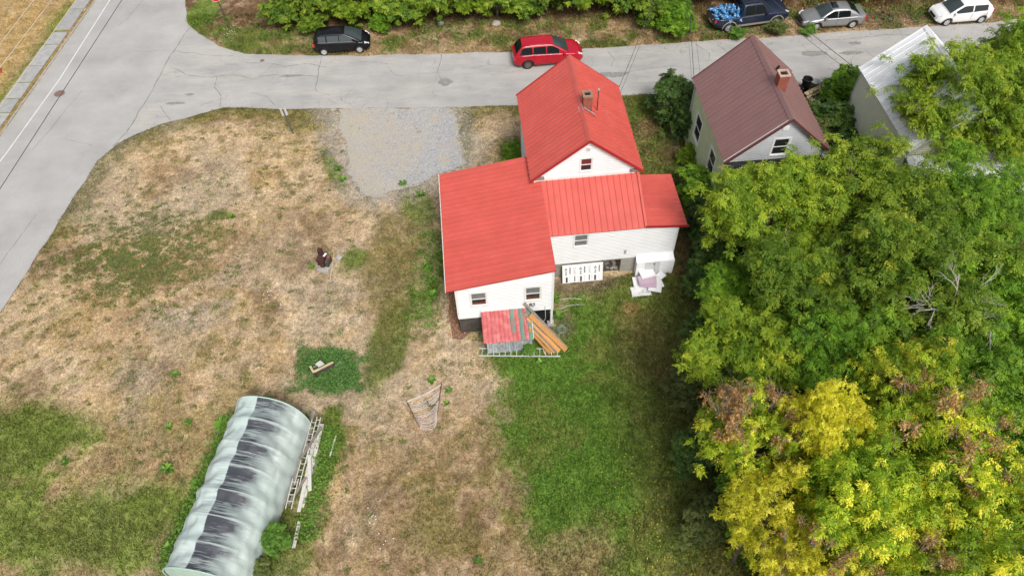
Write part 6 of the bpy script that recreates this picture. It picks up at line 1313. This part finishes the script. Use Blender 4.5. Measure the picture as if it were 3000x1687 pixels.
# black hatchback
car('hatchback_car', 'black five-door hatchback parked on the verge across the street', (-11.62, 46.62, 0), R(3.4), 4.05, 1.69, [(-2.03, .78), (-1.95, .98), (-1.5, 1.02), (0, .98), (1.0, .95), (1.6, .86), (1.9, .72), (2.03, .5)], (-2.0, -1.6, .3, 1.52), 1.5, MT['paint_black'], 'rim', .30, (-1.3, 1.25), None, [(-.92, -.1), (-.04, .82), (-1.55, -1.02)])
car('suv_car', 'red seven-seat crossover standing in the street above the red-roofed house', (3.12, 44.25, 0), R(4.5), 4.89, 1.84, [(-2.45, .78), (-2.36, 1.0), (-1.9, 1.12), (-1., 1.12), (0, 1.08), (1.0, 1.05), (1.8, .98), (2.2, .86), (2.4, .66), (2.45, .5)], (-2.32, -1.8, .3, 1.42), 1.66, MT['paint_red'], 'rim_bronze', .36, (-1.48, 1.42), None, [(-1.05, -.2), (-.12, .72), (-1.98, -1.15)], .28, rails=True)
pk = car('pickup_truck', 'dark blue crew-cab pickup with blue jugs heaped in its bed', (18.05, 47.85, 0), R(9), 5.75, 1.98, [(-2.88, 1.12), (-.95, 1.14), (0, 1.16), (1.3, 1.17), (2.3, 1.12), (2.7, 1.05), (2.88, .8)], (-.86, -.72, .62, 1.28), 1.88, MT['paint_navy'], 'rim', .40, (-1.75, 1.85), 'truck', [(-.62, .05), (.12, .86)], .42, bed=-.9)
for s in (-1, 1):
    for a in (-1.75, 1.85):
        b = MB(); b.tube([(a+.53*math.cos(t), s*.985, .38+.53*math.sin(t)) for t in np.linspace(.0, PI, 14)], .045, 6); b.build('fender_flare', MT['trim_tan'], pk, True)
    b = MB(); b.box(-1.2, 1.3, min(s*.96, s*1.0), max(s*.96, s*1.0), .44, .58); b.build('sill_trim', MT['trim_tan'], pk)
for i in range(4):
    b = MB(); b.box(-.6, .45, -.55+i*.32, -.5+i*.32, 1.925, 1.945); b.build('roof_rib', MT['plastic_black'], pk)
car('sedan_car', 'silver four-door sedan with a dark sunroof parked facing left', (24.1, 47.4, 0), R(182), 4.6, 1.76, [(-2.3, .7), (-2.2, .92), (-1.5, .95), (0, .9), (1.0, .88), (1.7, .78), (2.1, .66), (2.3, .45)], (-1.75, -.95, .28, 1.15), 1.42, MT['paint_silver'], 'rim', .32, (-1.35, 1.32), None, [(-.98, -.12), (-.06, .8)], sunroof=True)
car('hatchback_car', 'white three-door hatchback parked at upper right facing left', (33.5, 47.35, 0), R(184), 4.2, 1.74, [(-2.1, .78), (-2.0, 1.0), (-1.4, 1.02), (0, .95), (1.0, .92), (1.6, .82), (1.95, .68), (2.1, .45)], (-1.98, -1.55, .3, 1.3), 1.46, MT['paint_white'], 'rim', .31, (-1.3, 1.28), None, [(-.35, .85), (-1.45, -.45)])
# blue water jugs in the pickup's bed
jb = MB(); jb.lathe([(.001, 0), (.12, 0), (.135, .03), (.135, .12), (.125, .14), (.135, .16), (.135, .26), (.125, .28), (.135, .3), (.12, .36), (.05, .42), (.03, .44), (.03, .48)], 14); jm = jb.mesh('jug_body', MT['jug_blue'], True); jc = MB(); jc.lathe([(.034, .47), (.034, .5), (.001, .5)], 10); jcm = jc.mesh('cap', MT['jug_cap'])
rj = random.Random(3); pkM = Matrix.Translation((18.05, 47.85, 0)) @ Matrix.Rotation(R(9), 4, 'Z'); JP = []
for i in range(7):
    for j in range(5): JP.append((-2.5+i*.24+rj.uniform(-.04, .04), -.66+j*.33+rj.uniform(-.04, .04), .86+rj.uniform(0, .06)))
for i in range(8): JP.append((-2.1+i*.15, -.35+rj.uniform(-.15, .85), 1.16+rj.uniform(0, .08)))
for i, (x, y, z) in enumerate(JP):
    p = pkM @ Vector((x, y, z)); t = thing('water_jug', 'blue plastic water jug heaped in the bed of the dark pickup', 'jug', p, 0, 'blue jugs in the pickup bed')
    lay = rj.random() < .75; t.rotation_euler = ((PI/2 if lay else 0)+rj.uniform(-.3, .3), rj.uniform(-.2, .2), rj.uniform(0, 6.3)); t.scale = (.88, .88, .88)
    if lay: t.location.z += .13
    link('jug_body', jm, t); link('cap', jcm, t)
